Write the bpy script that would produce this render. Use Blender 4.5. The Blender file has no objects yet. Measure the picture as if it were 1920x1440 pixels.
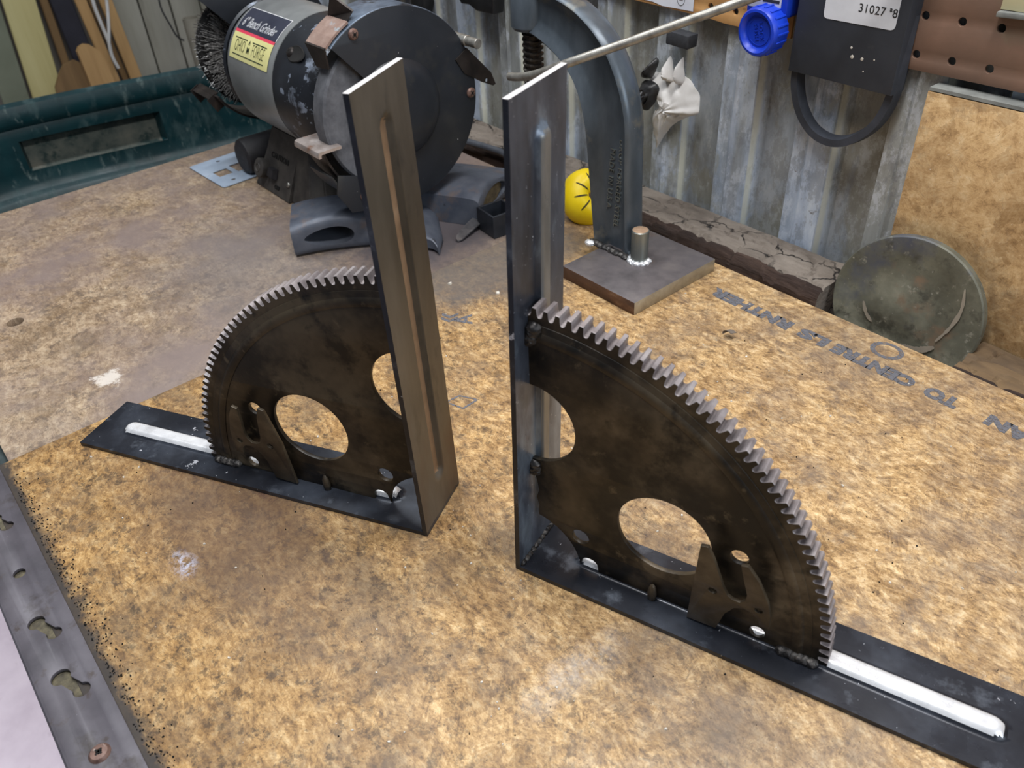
import bpy, bmesh, math, random
from mathutils import Vector, Matrix, Euler, noise
random.seed(7)
PI = math.pi
S = bpy.context.scene
COL = S.collection
R = math.radians

# ------------------------------------------------------------------ camera
CAM = (0.2623, -0.5815, 0.3906)
YAW, PITCH, ROLL, FPX = -0.9107, 0.6611, -0.065, 1530.73
def cam_axes():
    cy, sy, cp, sp = math.cos(YAW), math.sin(YAW), math.cos(PITCH), math.sin(PITCH)
    f = Vector((sy*cp, cy*cp, -sp)); r = Vector((cy, -sy, 0)); u = r.cross(f)
    cr, sr = math.cos(ROLL), math.sin(ROLL)
    return cr*r+sr*u, -sr*r+cr*u, f
_r, _u, _f = cam_axes()
cam = bpy.data.cameras.new('camera'); camo = bpy.data.objects.new('camera', cam); COL.objects.link(camo)
cam.lens = FPX*36/1920; cam.sensor_width = 36; cam.clip_start = .01; cam.clip_end = 30
cam.dof.use_dof = True; cam.dof.focus_distance = .56; cam.dof.aperture_fstop = 15
camo.matrix_world = Matrix(((_r.x, _u.x, -_f.x, CAM[0]), (_r.y, _u.y, -_f.y, CAM[1]), (_r.z, _u.z, -_f.z, CAM[2]), (0, 0, 0, 1)))
S.camera = camo

# ------------------------------------------------------------------ light
w = bpy.data.worlds.new('world'); S.world = w; w.use_nodes = True
w.node_tree.nodes['Background'].inputs[0].default_value = (.62, .70, .82, 1)
w.node_tree.nodes['Background'].inputs[1].default_value = .21
def area(name, loc, target, sx, sy, power, col):
    l = bpy.data.lights.new(name, 'AREA'); l.shape = 'RECTANGLE'; l.size = sx; l.size_y = sy; l.energy = power; l.color = col
    o = bpy.data.objects.new(name, l); COL.objects.link(o); o.location = loc
    d = Vector(target)-Vector(loc); o.rotation_euler = d.to_track_quat('-Z', 'Y').to_euler(); return o
area('bench_tube_light', (.10, -.14, 1.05), (-.05, -.10, 0), 1.2, .12, 20, (1, .98, .96))
area('ceiling_tube_light', (-.9, -.35, 1.7), (-.5, -.25, 0), 1.2, .15, 20, (.95, .98, 1))
area('added_right_fill', (1.5, -.15, .75), (0, -.2, .05), .9, .8, 12, (.86, .93, 1))  # added fill from the right that brightens the steel bars
area('added_floor_fill', (-.95, -1.05, 1.3), (-.95, -1.0, -.9), .6, .5, 2.6, (1, .93, .97)).data.spread = R(55)  # added narrow fill brightening the floor beside the bench
S.view_settings.view_transform = 'Standard'; S.view_settings.look = 'None'
S.view_settings.exposure = -0.08; S.view_settings.gamma = 1; S.view_settings.use_curve_mapping = False

# ------------------------------------------------------------------ node helpers
def lin(c):
    return tuple(((v/255)/12.92 if v/255 <= .04045 else ((v/255+.055)/1.055)**2.4) for v in c)+(1,)
class NT:
    def __init__(s, name):
        s.m = bpy.data.materials.new(name); s.m.use_nodes = True; s.t = s.m.node_tree; s.n = s.t.nodes; s.l = s.t.links
        s.b = s.n['Principled BSDF']; s.tc = s.n.new('ShaderNodeTexCoord')
    def link(s, a, b): s.l.new(a, b)
    def co(s, stretch=(1, 1, 1), rot=(0, 0, 0), off=(0, 0, 0)):
        mp = s.n.new('ShaderNodeMapping'); mp.inputs['Scale'].default_value = stretch; mp.inputs['Rotation'].default_value = rot
        mp.inputs['Location'].default_value = off
        s.link(s.tc.outputs['Object'], mp.inputs['Vector']); return mp.outputs[0]
    def noise(s, scale, vec=None, detail=6, rough=.6, dist=0):
        n = s.n.new('ShaderNodeTexNoise'); n.inputs['Scale'].default_value = scale; n.inputs['Detail'].default_value = detail
        n.inputs['Roughness'].default_value = rough; n.inputs['Distortion'].default_value = dist
        s.link(vec if vec is not None else s.tc.outputs['Object'], n.inputs['Vector']); return n.outputs['Fac']
    def ramp(s, fac, stops):
        r = s.n.new('ShaderNodeValToRGB'); e = r.color_ramp.elements
        while len(e) < len(stops): e.new(.5)
        for el, (p, c) in zip(e, stops): el.position = p; el.color = c if len(c) == 4 else lin(c)
        s.link(fac, r.inputs[0]); return r.outputs[0]
    def step(s, fac, lo, hi, a=0., b=1.):
        r = s.n.new('ShaderNodeMapRange'); r.inputs[1].default_value = lo; r.inputs[2].default_value = hi
        r.inputs[3].default_value = a; r.inputs[4].default_value = b; s.link(fac, r.inputs[0]); return r.outputs[0]
    def mix(s, fac, a, b, mode='MIX'):
        m = s.n.new('ShaderNodeMix'); m.data_type = 'RGBA'; m.blend_type = mode
        for inp, v in ((m.inputs[0], fac), (m.inputs[6], a), (m.inputs[7], b)):
            if isinstance(v, (int, float)): inp.default_value = v
            elif isinstance(v, tuple): inp.default_value = v if len(v) == 4 else lin(v)
            else: s.link(v, inp)
        return m.outputs[2]
    def math(s, op, a, b=None):
        m = s.n.new('ShaderNodeMath'); m.operation = op
        for i, v in enumerate((a, b)):
            if v is None: continue
            if isinstance(v, (int, float)): m.inputs[i].default_value = v
            else: s.link(v, m.inputs[i])
        return m.outputs[0]
    def bump(s, h, strength=.3, dist=.001):
        b = s.n.new('ShaderNodeBump'); b.inputs['Strength'].default_value = strength; b.inputs['Distance'].default_value = dist
        s.link(h, b.inputs['Height']); s.link(b.outputs[0], s.b.inputs['Normal'])
    def fin(s, col=None, rough=None, metal=None):
        for k, v in (('Base Color', col), ('Roughness', rough), ('Metallic', metal)):
            if v is None: continue
            if isinstance(v, (int, float)): s.b.inputs[k].default_value = v
            elif isinstance(v, tuple): s.b.inputs[k].default_value = v if len(v) == 4 else lin(v)
            else: s.link(v, s.b.inputs[k])
        return s.m
def grime(name, stops, scale=30, rough=(.4, .6), metal=0., over=(), bumps=(200, .2, .0006), stretch=(1, 1, 1), rscale=None, detail=7):
    """over: list of (scale, lo, hi, colour, stretch[, rough_value])"""
    t = NT(name); v = t.co(stretch)
    c = t.ramp(t.noise(scale, v, detail), stops)
    rg = t.step(t.noise(rscale or scale*1.7, v, 5), .3, .7, rough[0], rough[1])
    k = 3.1
    for o in over:
        vv = t.co(o[4] if len(o) > 4 else (1, 1, 1), off=(k, k*.7, -k)); k += 2.3
        f = t.step(t.noise(o[0], vv, 5, .65), o[1], o[2]); c = t.mix(f, c, o[3])
        if len(o) > 5:
            r2 = t.n.new('ShaderNodeMix'); t.link(f, r2.inputs[0]); t.link(rg, r2.inputs[2]); r2.inputs[3].default_value = o[5]; rg = r2.outputs[0]
    if bumps: t.bump(t.noise(bumps[0], v, 6), bumps[1], bumps[2])
    return t.fin(c, rg, metal)

# ------------------------------------------------------------------ materials
def osb(name, pal, stainamt, flake=42, dark=(60, 50, 42), grime_col=(104, 90, 76), vert=False, spots=1.0):
    t = NT(name); base = t.co((1, 1, 1))
    def layer(sc, off, g1, g2, wob, spread):
        vv = t.co((1, 1, 1), off=off, rot=(PI/2, 0, 0) if vert else (0, 0, 0))
        nd = t.n.new('ShaderNodeTexNoise'); nd.inputs['Scale'].default_value = sc*1.1; nd.inputs['Detail'].default_value = 6; nd.inputs['Roughness'].default_value = .7; t.link(vv, nd.inputs['Vector'])
        mixv = t.n.new('ShaderNodeMix'); mixv.data_type = 'VECTOR'; mixv.inputs[0].default_value = wob; t.link(vv, mixv.inputs[4]); t.link(nd.outputs['Color'], mixv.inputs[5])
        vo = t.n.new('ShaderNodeTexVoronoi'); vo.inputs['Scale'].default_value = sc; t.link(mixv.outputs[1], vo.inputs['Vector'])
        sep = t.n.new('ShaderNodeSeparateColor'); t.link(vo.outputs['Color'], sep.inputs[0])
        rot = t.n.new('ShaderNodeVectorRotate'); rot.rotation_type = 'Z_AXIS'
        t.link(vv, rot.inputs['Vector']); t.link(t.step(sep.outputs[0], 0, 1, -spread, spread), rot.inputs['Angle'])
        mp = t.n.new('ShaderNodeMapping'); mp.inputs['Scale'].default_value = (g1, g2, 1); t.link(rot.outputs[0], mp.inputs['Vector'])
        return t.noise(1, mp.outputs[0], 7, .72), sep.outputs[1]
    g, cell = layer(flake, (0, 0, 0), 34, 480, .03, 1.0)
    g2, cell2 = layer(flake*1.7, (5, 2, 0), 60, 900, .02, 1.5); g3, cell3 = layer(flake*2.6, (1, 7, 0), 90, 1000, .02, 1.5)
    sel = t.step(t.noise(60, base, 6, .75), .38, .62)
    gg = t.mix(sel, g, g2)
    gg = t.mix(.26, gg, t.noise(330, base, 6, .8)); iso = t.noise(105, t.co((1, 1.7, 1), off=(4, 4, 0)), 12, .78, .1); gg = t.mix(.55, gg, iso); lines = t.math('MULTIPLY', t.step(g3, .34, .43, 1, 0), t.step(t.noise(22, base, 8, .8), .42, .6, .0, .75))
    c = t.ramp(gg, [(.395, pal[0]), (.46, pal[1]), (.51, pal[2]), (.58, pal[3])])
    cc = t.ramp(t.mix(.5, cell, cell2), [(.2, (214, 206, 196)), (.5, (244, 240, 236)), (.8, (255, 252, 248))])
    c = t.mix(1.0, c, cc, 'MULTIPLY')
    st = stainamt
    c = t.mix(lines, c, dark)
    c = t.mix(t.step(t.noise(7, base, 10, .75), .57-st, .72-st*.6, 0, .70), c, grime_col)
    c = t.mix(t.step(t.noise(30, t.co(off=(3, 1, 0)), 10, .82, .5), .56-st*.5, .70-st*.3, 0, .75), c, (96, 82, 68))
    sp0 = t.n.new('ShaderNodeSeparateXYZ'); t.link(base, sp0.inputs[0])
    msk = t.step(t.math('ADD', t.math('ADD', sp0.outputs[0], sp0.outputs[1]), t.math('MULTIPLY', t.noise(8, base, 8, .7), .9)), -.10, .50, spots, spots*.22)
    c = t.mix(t.math('MULTIPLY', msk, t.step(t.noise(95, t.co(off=(7, 1, 0)), 12, .80, .1), .545, .580, 0, .62)), c, dark)
    c = t.mix(t.math('MULTIPLY', msk, t.step(t.noise(38, t.co(off=(2, 6, 0)), 12, .80, .1), .560, .590, 0, .58)), c, dark)
    c = t.mix(t.step(t.noise(14, t.co(off=(9, 3, 0)), 10, .85, .3), .52, .66, 0, .55), c, (112, 96, 78))
    c = t.mix(t.step(t.noise(16, t.co(off=(1, 8, 0)), 9, .8), .69, .74, 0, .55), c, (92, 52, 62))
    c = t.mix(t.step(t.noise(520, t.co(off=(1, 4, 0)), 3, .6), .735, .76), c, (222, 216, 205))
    t.bump(gg, .30, .0005)
    return t, c
t, c = osb('osb_front', [(80, 60, 40), (148, 115, 72), (186, 150, 97), (216, 187, 138)], .10, dark=(48, 41, 36))
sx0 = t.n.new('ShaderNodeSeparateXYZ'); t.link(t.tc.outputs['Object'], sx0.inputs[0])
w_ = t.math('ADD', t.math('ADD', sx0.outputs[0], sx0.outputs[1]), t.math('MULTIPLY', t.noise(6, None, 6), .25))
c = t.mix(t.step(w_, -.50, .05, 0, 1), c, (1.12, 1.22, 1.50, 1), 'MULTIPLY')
c = t.mix(t.step(t.noise(640, t.co(off=(2, 2, 0)), 4, .7), .60, .68, 0, .75), c, (70, 56, 42))
# worn grey zone towards the seam with the other board, dark dirt along the metal strip, plane stains, painted shade in front of the left bracket
sx = t.n.new('ShaderNodeSeparateXYZ'); t.link(t.tc.outputs['Object'], sx.inputs[0])
def dist_to(x, y, rx, ry, lo, hi, wob=.35, sc=22):
    a = t.math('DIVIDE', t.math('SUBTRACT', sx.outputs[0], x), rx); b = t.math('DIVIDE', t.math('SUBTRACT', sx.outputs[1], y), ry)
    d = t.math('SQRT', t.math('ADD', t.math('MULTIPLY', a, a), t.math('MULTIPLY', b, b)))
    d = t.math('ADD', d, t.math('MULTIPLY', t.math('SUBTRACT', t.noise(sc, None, 8, .75), .5), wob*4))
    return t.step(d, lo, hi, 1, 0)
c = t.mix(t.math('MULTIPLY', dist_to(-.30, -.17, .075, .11, .6, 1.25), .8), c, (98, 94, 92))
c = t.mix(t.math('MULTIPLY', dist_to(-.16, -.50, .13, .055, .5, 1.3), .62), c, (92, 72, 60))  # brown stain doubling as the left bracket's cast shadow
c = t.mix(t.math('MULTIPLY', dist_to(.080, -.410, .012, .040, .2, 1.2, .3, 50), t.step(t.noise(60, None, 8, .8), .40, .58, 0, .5)), c, (196, 192, 188))
c = t.mix(t.math('MULTIPLY', dist_to(-.1369, -.5393, .016, .009, .3, 1.0, .3, 60), t.step(t.noise(170, None, 8, .8), .46, .56, 0, .8)), c, (186, 188, 206))
c = t.mix(t.math('MULTIPLY', dist_to(-.195, -.482, .012, .016, .6, 1.0, .5, 70), .6), c, (160, 108, 46))
c = t.mix(t.math('MULTIPLY', dist_to(-.158, -.466, .010, .012, .3, .9, .9, 90), .6), c, (70, 40, 48))
c = t.mix(t.math('MULTIPLY', dist_to(-.080, -.470, .010, .004, .4, .9, .8, 120), .6), c, (64, 52, 52))
c = t.mix(t.math('MULTIPLY', dist_to(-.055, -.462, .030, .018, .4, 1.1, .8, 60), .45), c, (74, 60, 50))
e = t.math('ADD', sx.outputs[1], t.math('MULTIPLY', t.math('SUBTRACT', t.noise(70, None, 8, .8), .5), .022))
c = t.mix(t.step(e, -.6015, -.5955, .95, 0), c, (58, 55, 54))
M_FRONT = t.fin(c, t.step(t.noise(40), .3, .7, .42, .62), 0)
t, c = osb('osb_left_board', [(92, 78, 66), (142, 122, 98), (166, 147, 122), (192, 176, 152)], .08, 30, (84, 72, 64), (122, 112, 108))
sx = t.n.new('ShaderNodeSeparateXYZ'); t.link(t.tc.outputs['Object'], sx.inputs[0])
big = t.step(t.noise(5.5, t.co(off=(.4, .1, 0)), 8, .66), .42, .58, 0, .85)
c = t.mix(big, c, (122, 108, 104))
c = t.mix(t.math('MULTIPLY', dist_to(-.47, -.34, .12, .10, .4, 1.2, .4), .6), c, (104, 98, 98))
c = t.mix(t.math('MULTIPLY', dist_to(-.378, -.507, .018, .016, .45, .75, .8, 90), .75), c, (214, 208, 200))
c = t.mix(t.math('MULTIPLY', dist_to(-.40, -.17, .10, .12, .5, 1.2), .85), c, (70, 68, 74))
M_LEFT = t.fin(c, t.step(t.noise(30), .3, .7, .38, .6), 0)
t, c = osb('osb_wall_board', [(150, 120, 82), (190, 156, 110), (206, 174, 128), (220, 194, 152)], -.05, 34, (96, 70, 48), (150, 124, 92), True, .0)
M_OSBW = t.fin(c, .75, 0)

DK = (18, 18, 21)
M_BLACKSTEEL = grime('black_mill_scale_steel', [(.3, (24, 26, 32)), (.5, (40, 43, 51)), (.7, (70, 76, 87))], 16, (.22, .40), .35, detail=10,
    over=[(40, .58, .72, (92, 98, 108), (1, 1, 1), .3), (420, .70, .73, (200, 205, 214), (1, 1, 1), .4), (14, .60, .68, (60, 48, 42), (1, 1, 1), .6), (60, .665, .68, (186, 188, 196))], bumps=(300, .12, .0004))
M_LEGIN = grime('blue_black_steel_upright', [(.34, (52, 57, 67)), (.5, (82, 90, 104)), (.66, (144, 156, 172))], 24, (.26, .40), .35, stretch=(1, 1, .35),
    over=[(36, .54, .70, (120, 134, 148), (1, 1, .4), .3), (12, .56, .70, (30, 33, 39), (1, 1, .4), .4), (300, .665, .70, (188, 196, 208)), (120, .72, .74, (176, 184, 190)), (14, .64, .68, (150, 158, 150), (1.2, 1.2, .25))], bumps=(260, .12, .0004))
M_RIBGREY = grime('pale_grey_rib', [(.3, (96, 98, 98)), (.5, (128, 130, 130)), (.75, (160, 162, 160))], 40, (.25, .4), .4, stretch=(1, 1, .3), over=[(30, .6, .72, (116, 106, 92), (1, 1, .3))])  # rib of the right upright, paler than its bar
M_LEGOUT = grime('brown_grey_steel_upright', [(.3, (66, 61, 53)), (.5, (88, 82, 73)), (.72, (110, 104, 95))], 22, (.34, .5), .2, stretch=(1, 1, .3),
    over=[(12, .54, .70, (96, 74, 58), (1, 1, .3), .55), (30, .60, .74, (52, 50, 48), (1, 1, .5)), (600, .74, .77, (180, 176, 172))], bumps=(300, .15, .0004))
M_RUSTGROOVE = grime('rusty_tan_rib', [(.3, (126, 102, 78)), (.6, (150, 124, 98)), (.8, (168, 144, 118))], 60, (.5, .7), .1, bumps=(300, .1, .0003))
M_BRIGHT = grime('bright_weld_and_rib_glare', [(.3, (190, 192, 196)), (.5, (222, 224, 228)), (.75, (240, 242, 246))], 60, (.22, .38), .35,
    over=[(30, .60, .72, (150, 136, 118), (1, 1, 1), .5)], bumps=(120, .3, .0008))
M_CUTEDGE = grime('cut_edge_highlight', [(.3, (205, 205, 210)), (.7, (240, 240, 245))], 60, (.3, .5), .3, bumps=(300, .2, .0004))  # near-white colour carries the highlight along the cut edges
M_WEB = grime('oily_brown_steel_and_ring_shade', [(.36, (13, 12, 10)), (.47, (27, 23, 18)), (.55, (54, 46, 36)), (.66, (90, 80, 65))], 22, (.34, .52), .2, detail=11,
    over=[(9, .50, .62, (78, 68, 53), (1, 1, 1), .45), (34, .52, .64, (18, 16, 13)), (13, .56, .68, (22, 19, 15)), (90, .62, .72, (84, 74, 58))], bumps=(260, .25, .0004))
M_TOOTH = grime('worn_grey_brown_gear_teeth', [(.3, (108, 102, 104)), (.5, (140, 134, 136)), (.75, (168, 163, 164))], 70, (.35, .5), .3,
    over=[(20, .62, .74, (128, 104, 86), (1, 1, 1), .6), (55, .64, .72, (84, 78, 76))], bumps=(400, .2, .0004))
M_FORK = grime('bent_plate_steel', [(.3, (50, 43, 34)), (.5, (72, 63, 50)), (.75, (98, 88, 72))], 60, (.4, .55), .3, bumps=(300, .2, .0004))
M_WELD = grime('weld_bead', [(.3, (26, 26, 28)), (.5, (52, 50, 50)), (.75, (112, 108, 104))], 200, (.3, .55), .4, bumps=(260, .6, .0012))
M_STRIP = grime('grey_angle_iron', [(.3, (66, 64, 70)), (.5, (86, 83, 90)), (.75, (104, 101, 108))], 22, (.36, .55), .15,
    over=[(34, .58, .70, (62, 57, 56)), (70, .60, .70, (72, 64, 62)), (500, .70, .73, (140, 138, 146))], bumps=(300, .12, .0004))
M_SCREW = grime('brown_painted_screw', [(.3, (84, 62, 56)), (.6, (124, 98, 88))], 200, (.4, .6), .3, over=[(300, .62, .68, (170, 158, 150))])
M_DIRT = grime('packed_dirt', [(.3, (56, 52, 44)), (.6, (96, 90, 72)), (.8, (124, 116, 92))], 200, (.8, .95), 0, bumps=(400, .6, .001))
M_GALV = None
t = NT('galvanized_corrugated_sheet')
v = t.co((1, 1, .35)); c = t.ramp(t.noise(26, v, 9, .68), [(.34, (132, 144, 162)), (.46, (164, 178, 198)), (.56, (188, 201, 220)), (.70, (218, 227, 238))])
c = t.mix(t.step(t.noise(7, t.co((1, 1, .45), off=(2, 1, 3)), 9, .66, .4), .47, .51, 0, .55), c, (152, 148, 124))
c = t.mix(t.step(t.noise(26, t.co((1, 1, .12), off=(4, 2, 1)), 6, .6), .54, .70, 0, .55), c, (126, 118, 98))
c = t.mix(t.step(t.noise(60, t.co((1, 1, .6), off=(4, 9, 1)), 10, .8), .51, .57, 0, .5), c, (216, 224, 236))
c = t.mix(t.step(t.noise(45, t.co((1, 1, .5), off=(9, 9, 1)), 10, .8), .52, .57, 0, .45), c, (120, 124, 132))
sx = t.n.new('ShaderNodeSeparateXYZ'); t.link(t.tc.outputs['Object'], sx.inputs[0])
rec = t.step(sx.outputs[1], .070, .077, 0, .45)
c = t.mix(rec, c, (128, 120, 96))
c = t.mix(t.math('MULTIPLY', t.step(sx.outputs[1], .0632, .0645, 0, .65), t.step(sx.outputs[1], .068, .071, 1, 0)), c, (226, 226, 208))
c = t.mix(t.step(t.noise(75, t.co(off=(8, 2, 1)), 4, .6), .70, .75, 0, .8), c, (90, 70, 52))
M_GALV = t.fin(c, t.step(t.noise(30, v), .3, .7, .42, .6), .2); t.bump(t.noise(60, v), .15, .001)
def beam_mat():
    t = NT('weathered_cracked_plank'); v = t.co((.5, 1, 1))
    c = t.ramp(t.noise(22, v, 9, .7), [(.28, (70, 62, 56)), (.45, (102, 93, 85)), (.62, (124, 115, 106)), (.8, (142, 133, 124))])
    nd = t.n.new('ShaderNodeTexNoise'); nd.inputs['Scale'].default_value = 60; nd.inputs['Detail'].default_value = 6; t.link(t.co(), nd.inputs['Vector'])
    mv = t.n.new('ShaderNodeMix'); mv.data_type = 'VECTOR'; mv.inputs[0].default_value = .03; t.link(t.co((1, 1.5, 1)), mv.inputs[4]); t.link(nd.outputs['Color'], mv.inputs[5])
    vo = t.n.new('ShaderNodeTexVoronoi'); vo.feature = 'DISTANCE_TO_EDGE'; vo.inputs['Scale'].default_value = 22; t.link(mv.outputs[1], vo.inputs['Vector'])
    br_ = t.step(t.noise(18, t.co(off=(3, 3, 0)), 4), .42, .55)
    cr = t.math('MULTIPLY', t.step(vo.outputs['Distance'], .010, .035, 1, 0), br_)
    c = t.mix(cr, c, (24, 19, 17)); c = t.mix(t.step(t.noise(120, v, 8, .8), .55, .68, 0, .5), c, (70, 60, 54))
    b = t.math('SUBTRACT', t.noise(130, v, 6), t.math('MULTIPLY', cr, 2.0)); t.bump(b, .7, .002)
    return t.fin(c, .9, 0)
M_BEAM = beam_mat()
M_BEAM_OLD = grime('weathered_cracked_plank', [(.28, (62, 50, 44)), (.45, (98, 84, 76)), (.62, (124, 108, 98)), (.8, (142, 128, 116))], 22, (.8, .95), 0, stretch=(.5, 1, 1),
    over=[(14, .60, .70, (66, 44, 36), (.5, 1, 1))], bumps=(130, .6, .002))
M_CHAR = grime('dark_split_wood_edge', [(.3, (20, 16, 15)), (.55, (50, 36, 30)), (.8, (84, 66, 56))], 50, (.85, .95), 0, stretch=(.15, 1, 1), bumps=(150, .8, .003))
M_PEGL = grime('tan_hardboard', [(.3, (176, 128, 78)), (.6, (198, 152, 98)), (.8, (210, 168, 116))], 30, (.55, .7), 0, over=[(90, .66, .72, (150, 100, 60))])
M_PEGD = grime('brown_hardboard', [(.3, (98, 78, 66)), (.6, (116, 90, 75)), (.8, (130, 100, 84))], 16, (.55, .7), 0, over=[(24, .6, .72, (108, 92, 74))])
M_GREYEDGE = grime('dusty_grey_edge', [(.3, (96, 98, 96)), (.7, (136, 138, 134))], 60, (.85, .95), 0)
M_CLAMP = grime('forged_steel_grey', [(.3, (60, 68, 76)), (.5, (80, 89, 98)), (.75, (102, 112, 122))], 30, (.28, .42), .4, stretch=(1, 1, .4),
    over=[(16, .58, .74, (136, 130, 112), (1, 1, 1), .5), (40, .70, .75, (112, 84, 66)), (500, .73, .75, (190, 194, 198))], bumps=(240, .15, .0005))
M_THREAD = grime('dark_acme_screw', [(.3, (30, 28, 27)), (.6, (62, 57, 52)), (.8, (104, 96, 86))], 120, (.4, .6), .6)
M_PLATE = grime('scaled_steel_plate', [(.3, (82, 78, 80)), (.5, (100, 95, 97)), (.75, (118, 112, 110))], 40, (.36, .5), .3,
    over=[(20, .56, .72, (112, 94, 80)), (600, .74, .76, (180, 170, 160))], bumps=(300, .15, .0005))
M_PEDGE = grime('lit_plate_edge', [(.3, (132, 124, 108)), (.6, (168, 160, 142)), (.8, (190, 184, 168))], 60, (.35, .5), .5)
M_RUSTSHADE = grime('rusty_shaded_plate_edge', [(.3, (58, 42, 34)), (.6, (96, 68, 50)), (.8, (140, 112, 86))], 90, (.6, .8), .2, stretch=(.4, 1, 1))
M_STUD = grime('zinc_stud_and_letter_glint', [(.3, (112, 118, 116)), (.6, (146, 152, 148))], 60, (.25, .4), .8, stretch=(1, 1, .2))
M_STUDTOP = grime('rusty_stud_top', [(.3, (140, 112, 90)), (.7, (176, 150, 124))], 200, (.6, .8), .2)
M_ROD = grime('grey_steel_rod', [(.3, (116, 114, 110)), (.5, (146, 144, 138)), (.8, (172, 172, 168))], 120, (.3, .45), .6, over=[(60, .64, .72, (130, 108, 92))])
M_RODEND = grime('sawn_rod_end', [(.3, (70, 52, 46)), (.7, (104, 84, 74))], 300, (.5, .7), .4)
M_MOTOR = grime('grey_olive_motor_shell', [(.3, (112, 116, 118)), (.5, (136, 140, 142)), (.75, (158, 163, 166))], 14, (.30, .42), .3,
    over=[(9, .54, .70, (108, 110, 94)), (60, .70, .74, (96, 96, 90)), (500, .73, .75, (200, 200, 196))], bumps=(260, .08, .0004))
M_BELL = grime('black_chipped_endbell', [(.3, (26, 29, 34)), (.6, (38, 42, 49)), (.8, (52, 57, 65))], 20, (.33, .48), .2,
    over=[(50, .565, .58, (128, 138, 154), (1, 1, 1), .4), (24, .46, .56, (32, 35, 41)), (420, .725, .745, (200, 205, 210))], bumps=(300, .1, .0004))
M_GUARD = grime('black_painted_guard', [(.3, (26, 30, 36)), (.6, (34, 38, 45)), (.8, (52, 53, 54))], 16, (.38, .52), .1,
    over=[(9, .60, .78, (62, 60, 54)), (380, .735, .75, (200, 200, 200))], bumps=(300, .12, .0004))
M_GUARDRIM = grime('worn_blue_guard_rim', [(.3, (74, 86, 102)), (.6, (106, 120, 138)), (.8, (132, 144, 158))], 60, (.35, .5), .45, over=[(30, .56, .66, (42, 46, 52))])
M_STONE = grime('dark_wheel_side', [(.3, (72, 74, 80)), (.5, (88, 90, 96)), (.75, (106, 108, 114))], 90, (.7, .85), .1, over=[(24, .58, .72, (66, 66, 72)), (500, .68, .72, (128, 128, 132))], bumps=(900, .4, .0006))
M_RUSTBOX = grime('rust_dusted_bracket', [(.3, (128, 104, 94)), (.6, (150, 128, 118)), (.8, (168, 150, 142))], 90, (.5, .7), .2, over=[(50, .62, .70, (150, 164, 172))])
M_BRACKET = grime('dark_steel_bracket', [(.3, (34, 32, 32)), (.6, (56, 50, 48)), (.8, (80, 68, 60))], 60, (.4, .55), .5)
M_BRIGHTREST = grime('worn_bright_tool_rest', [(.3, (150, 138, 132)), (.6, (190, 180, 176)), (.8, (216, 210, 208))], 70, (.3, .45), .6, over=[(50, .6, .7, (146, 110, 90))])
M_CAST = grime('grey_cast_base', [(.3, (46, 44, 44)), (.6, (68, 65, 62)), (.8, (84, 80, 76))], 60, (.55, .7), .15, bumps=(400, .3, .0005))
M_WIRE = grime('steel_wire_bristle', [(.3, (70, 70, 70)), (.5, (124, 124, 124)), (.7, (190, 190, 188))], 400, (.25, .4), .35, bumps=None)
M_RUBBER = grime('black_rubber', [(.3, (20, 20, 24)), (.7, (34, 33, 38))], 100, (.55, .7), 0)
M_CORD = grime('grey_black_cord', [(.3, (52, 56, 64)), (.7, (76, 80, 88))], 60, (.5, .6), 0)
M_AXE = grime('dusty_blue_black_forged_steel', [(.3, (62, 67, 80)), (.5, (80, 86, 98)), (.75, (100, 104, 114))], 30, (.42, .58), .2,
    over=[(20, .58, .70, (104, 92, 88)), (500, .72, .745, (200, 205, 214)), (60, .66, .70, (56, 58, 66))], bumps=(220, .25, .0006))
M_AXERUST = grime('rusty_axe_poll', [(.3, (88, 78, 76)), (.6, (122, 108, 104)), (.8, (144, 130, 124))], 60, (.5, .65), .3, bumps=(220, .3, .0006))
M_DARKPLANK = grime('dark_dirty_plank', [(.3, (66, 52, 38)), (.5, (104, 84, 60)), (.75, (136, 112, 80))], 30, (.8, .9), 0, stretch=(.3, 1, 1), bumps=(150, .6, .002))
M_EYEWOOD = grime('handle_stub_wood', [(.3, (62, 54, 40)), (.6, (104, 92, 66)), (.8, (140, 124, 92))], 80, (.8, .9), 0, stretch=(1, .3, 1), bumps=(200, .8, .002))
M_HOLLOW = grime('black_hollow_shade_and_grit', [(.3, (10, 10, 10)), (.7, (18, 17, 17))], 80, (.9, .95), 0)  # near-black paints the shade inside slots and hollows; grit uses it too
M_CAPBLK = grime('black_plastic_cap', [(.3, (22, 26, 32)), (.7, (34, 38, 46))], 80, (.4, .55), 0, over=[(300, .72, .75, (130, 136, 146))])
M_BLADE = grime('thin_steel_blade', [(.3, (90, 90, 94)), (.7, (130, 130, 134))], 80, (.3, .45), .7)
M_YELLOW = grime('yellow_plastic', [(.3, (232, 200, 8)), (.7, (246, 218, 20))], 40, (.38, .5), 0, bumps=None)
M_DARKSLOT = grime('dark_slot', [(.3, (40, 36, 16)), (.7, (70, 62, 30))], 80, (.7, .8), 0, bumps=None)
M_COVER = grime('blue_white_steel_cover', [(.3, (140, 156, 178)), (.6, (168, 184, 204)), (.8, (182, 196, 214))], 20, (.35, .5), .3, over=[(30, .64, .74, (152, 142, 132))])
M_TUB = grime('dark_green_plastic', [(.3, (6, 40, 44)), (.55, (10, 52, 58)), (.8, (18, 64, 68))], 12, (.38, .55), 0,
    over=[(30, .52, .70, (58, 82, 84), (1, 1, .5), .7), (70, .60, .72, (100, 116, 114), (1, 1, .35), .8)], bumps=(60, .15, .001))
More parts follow.
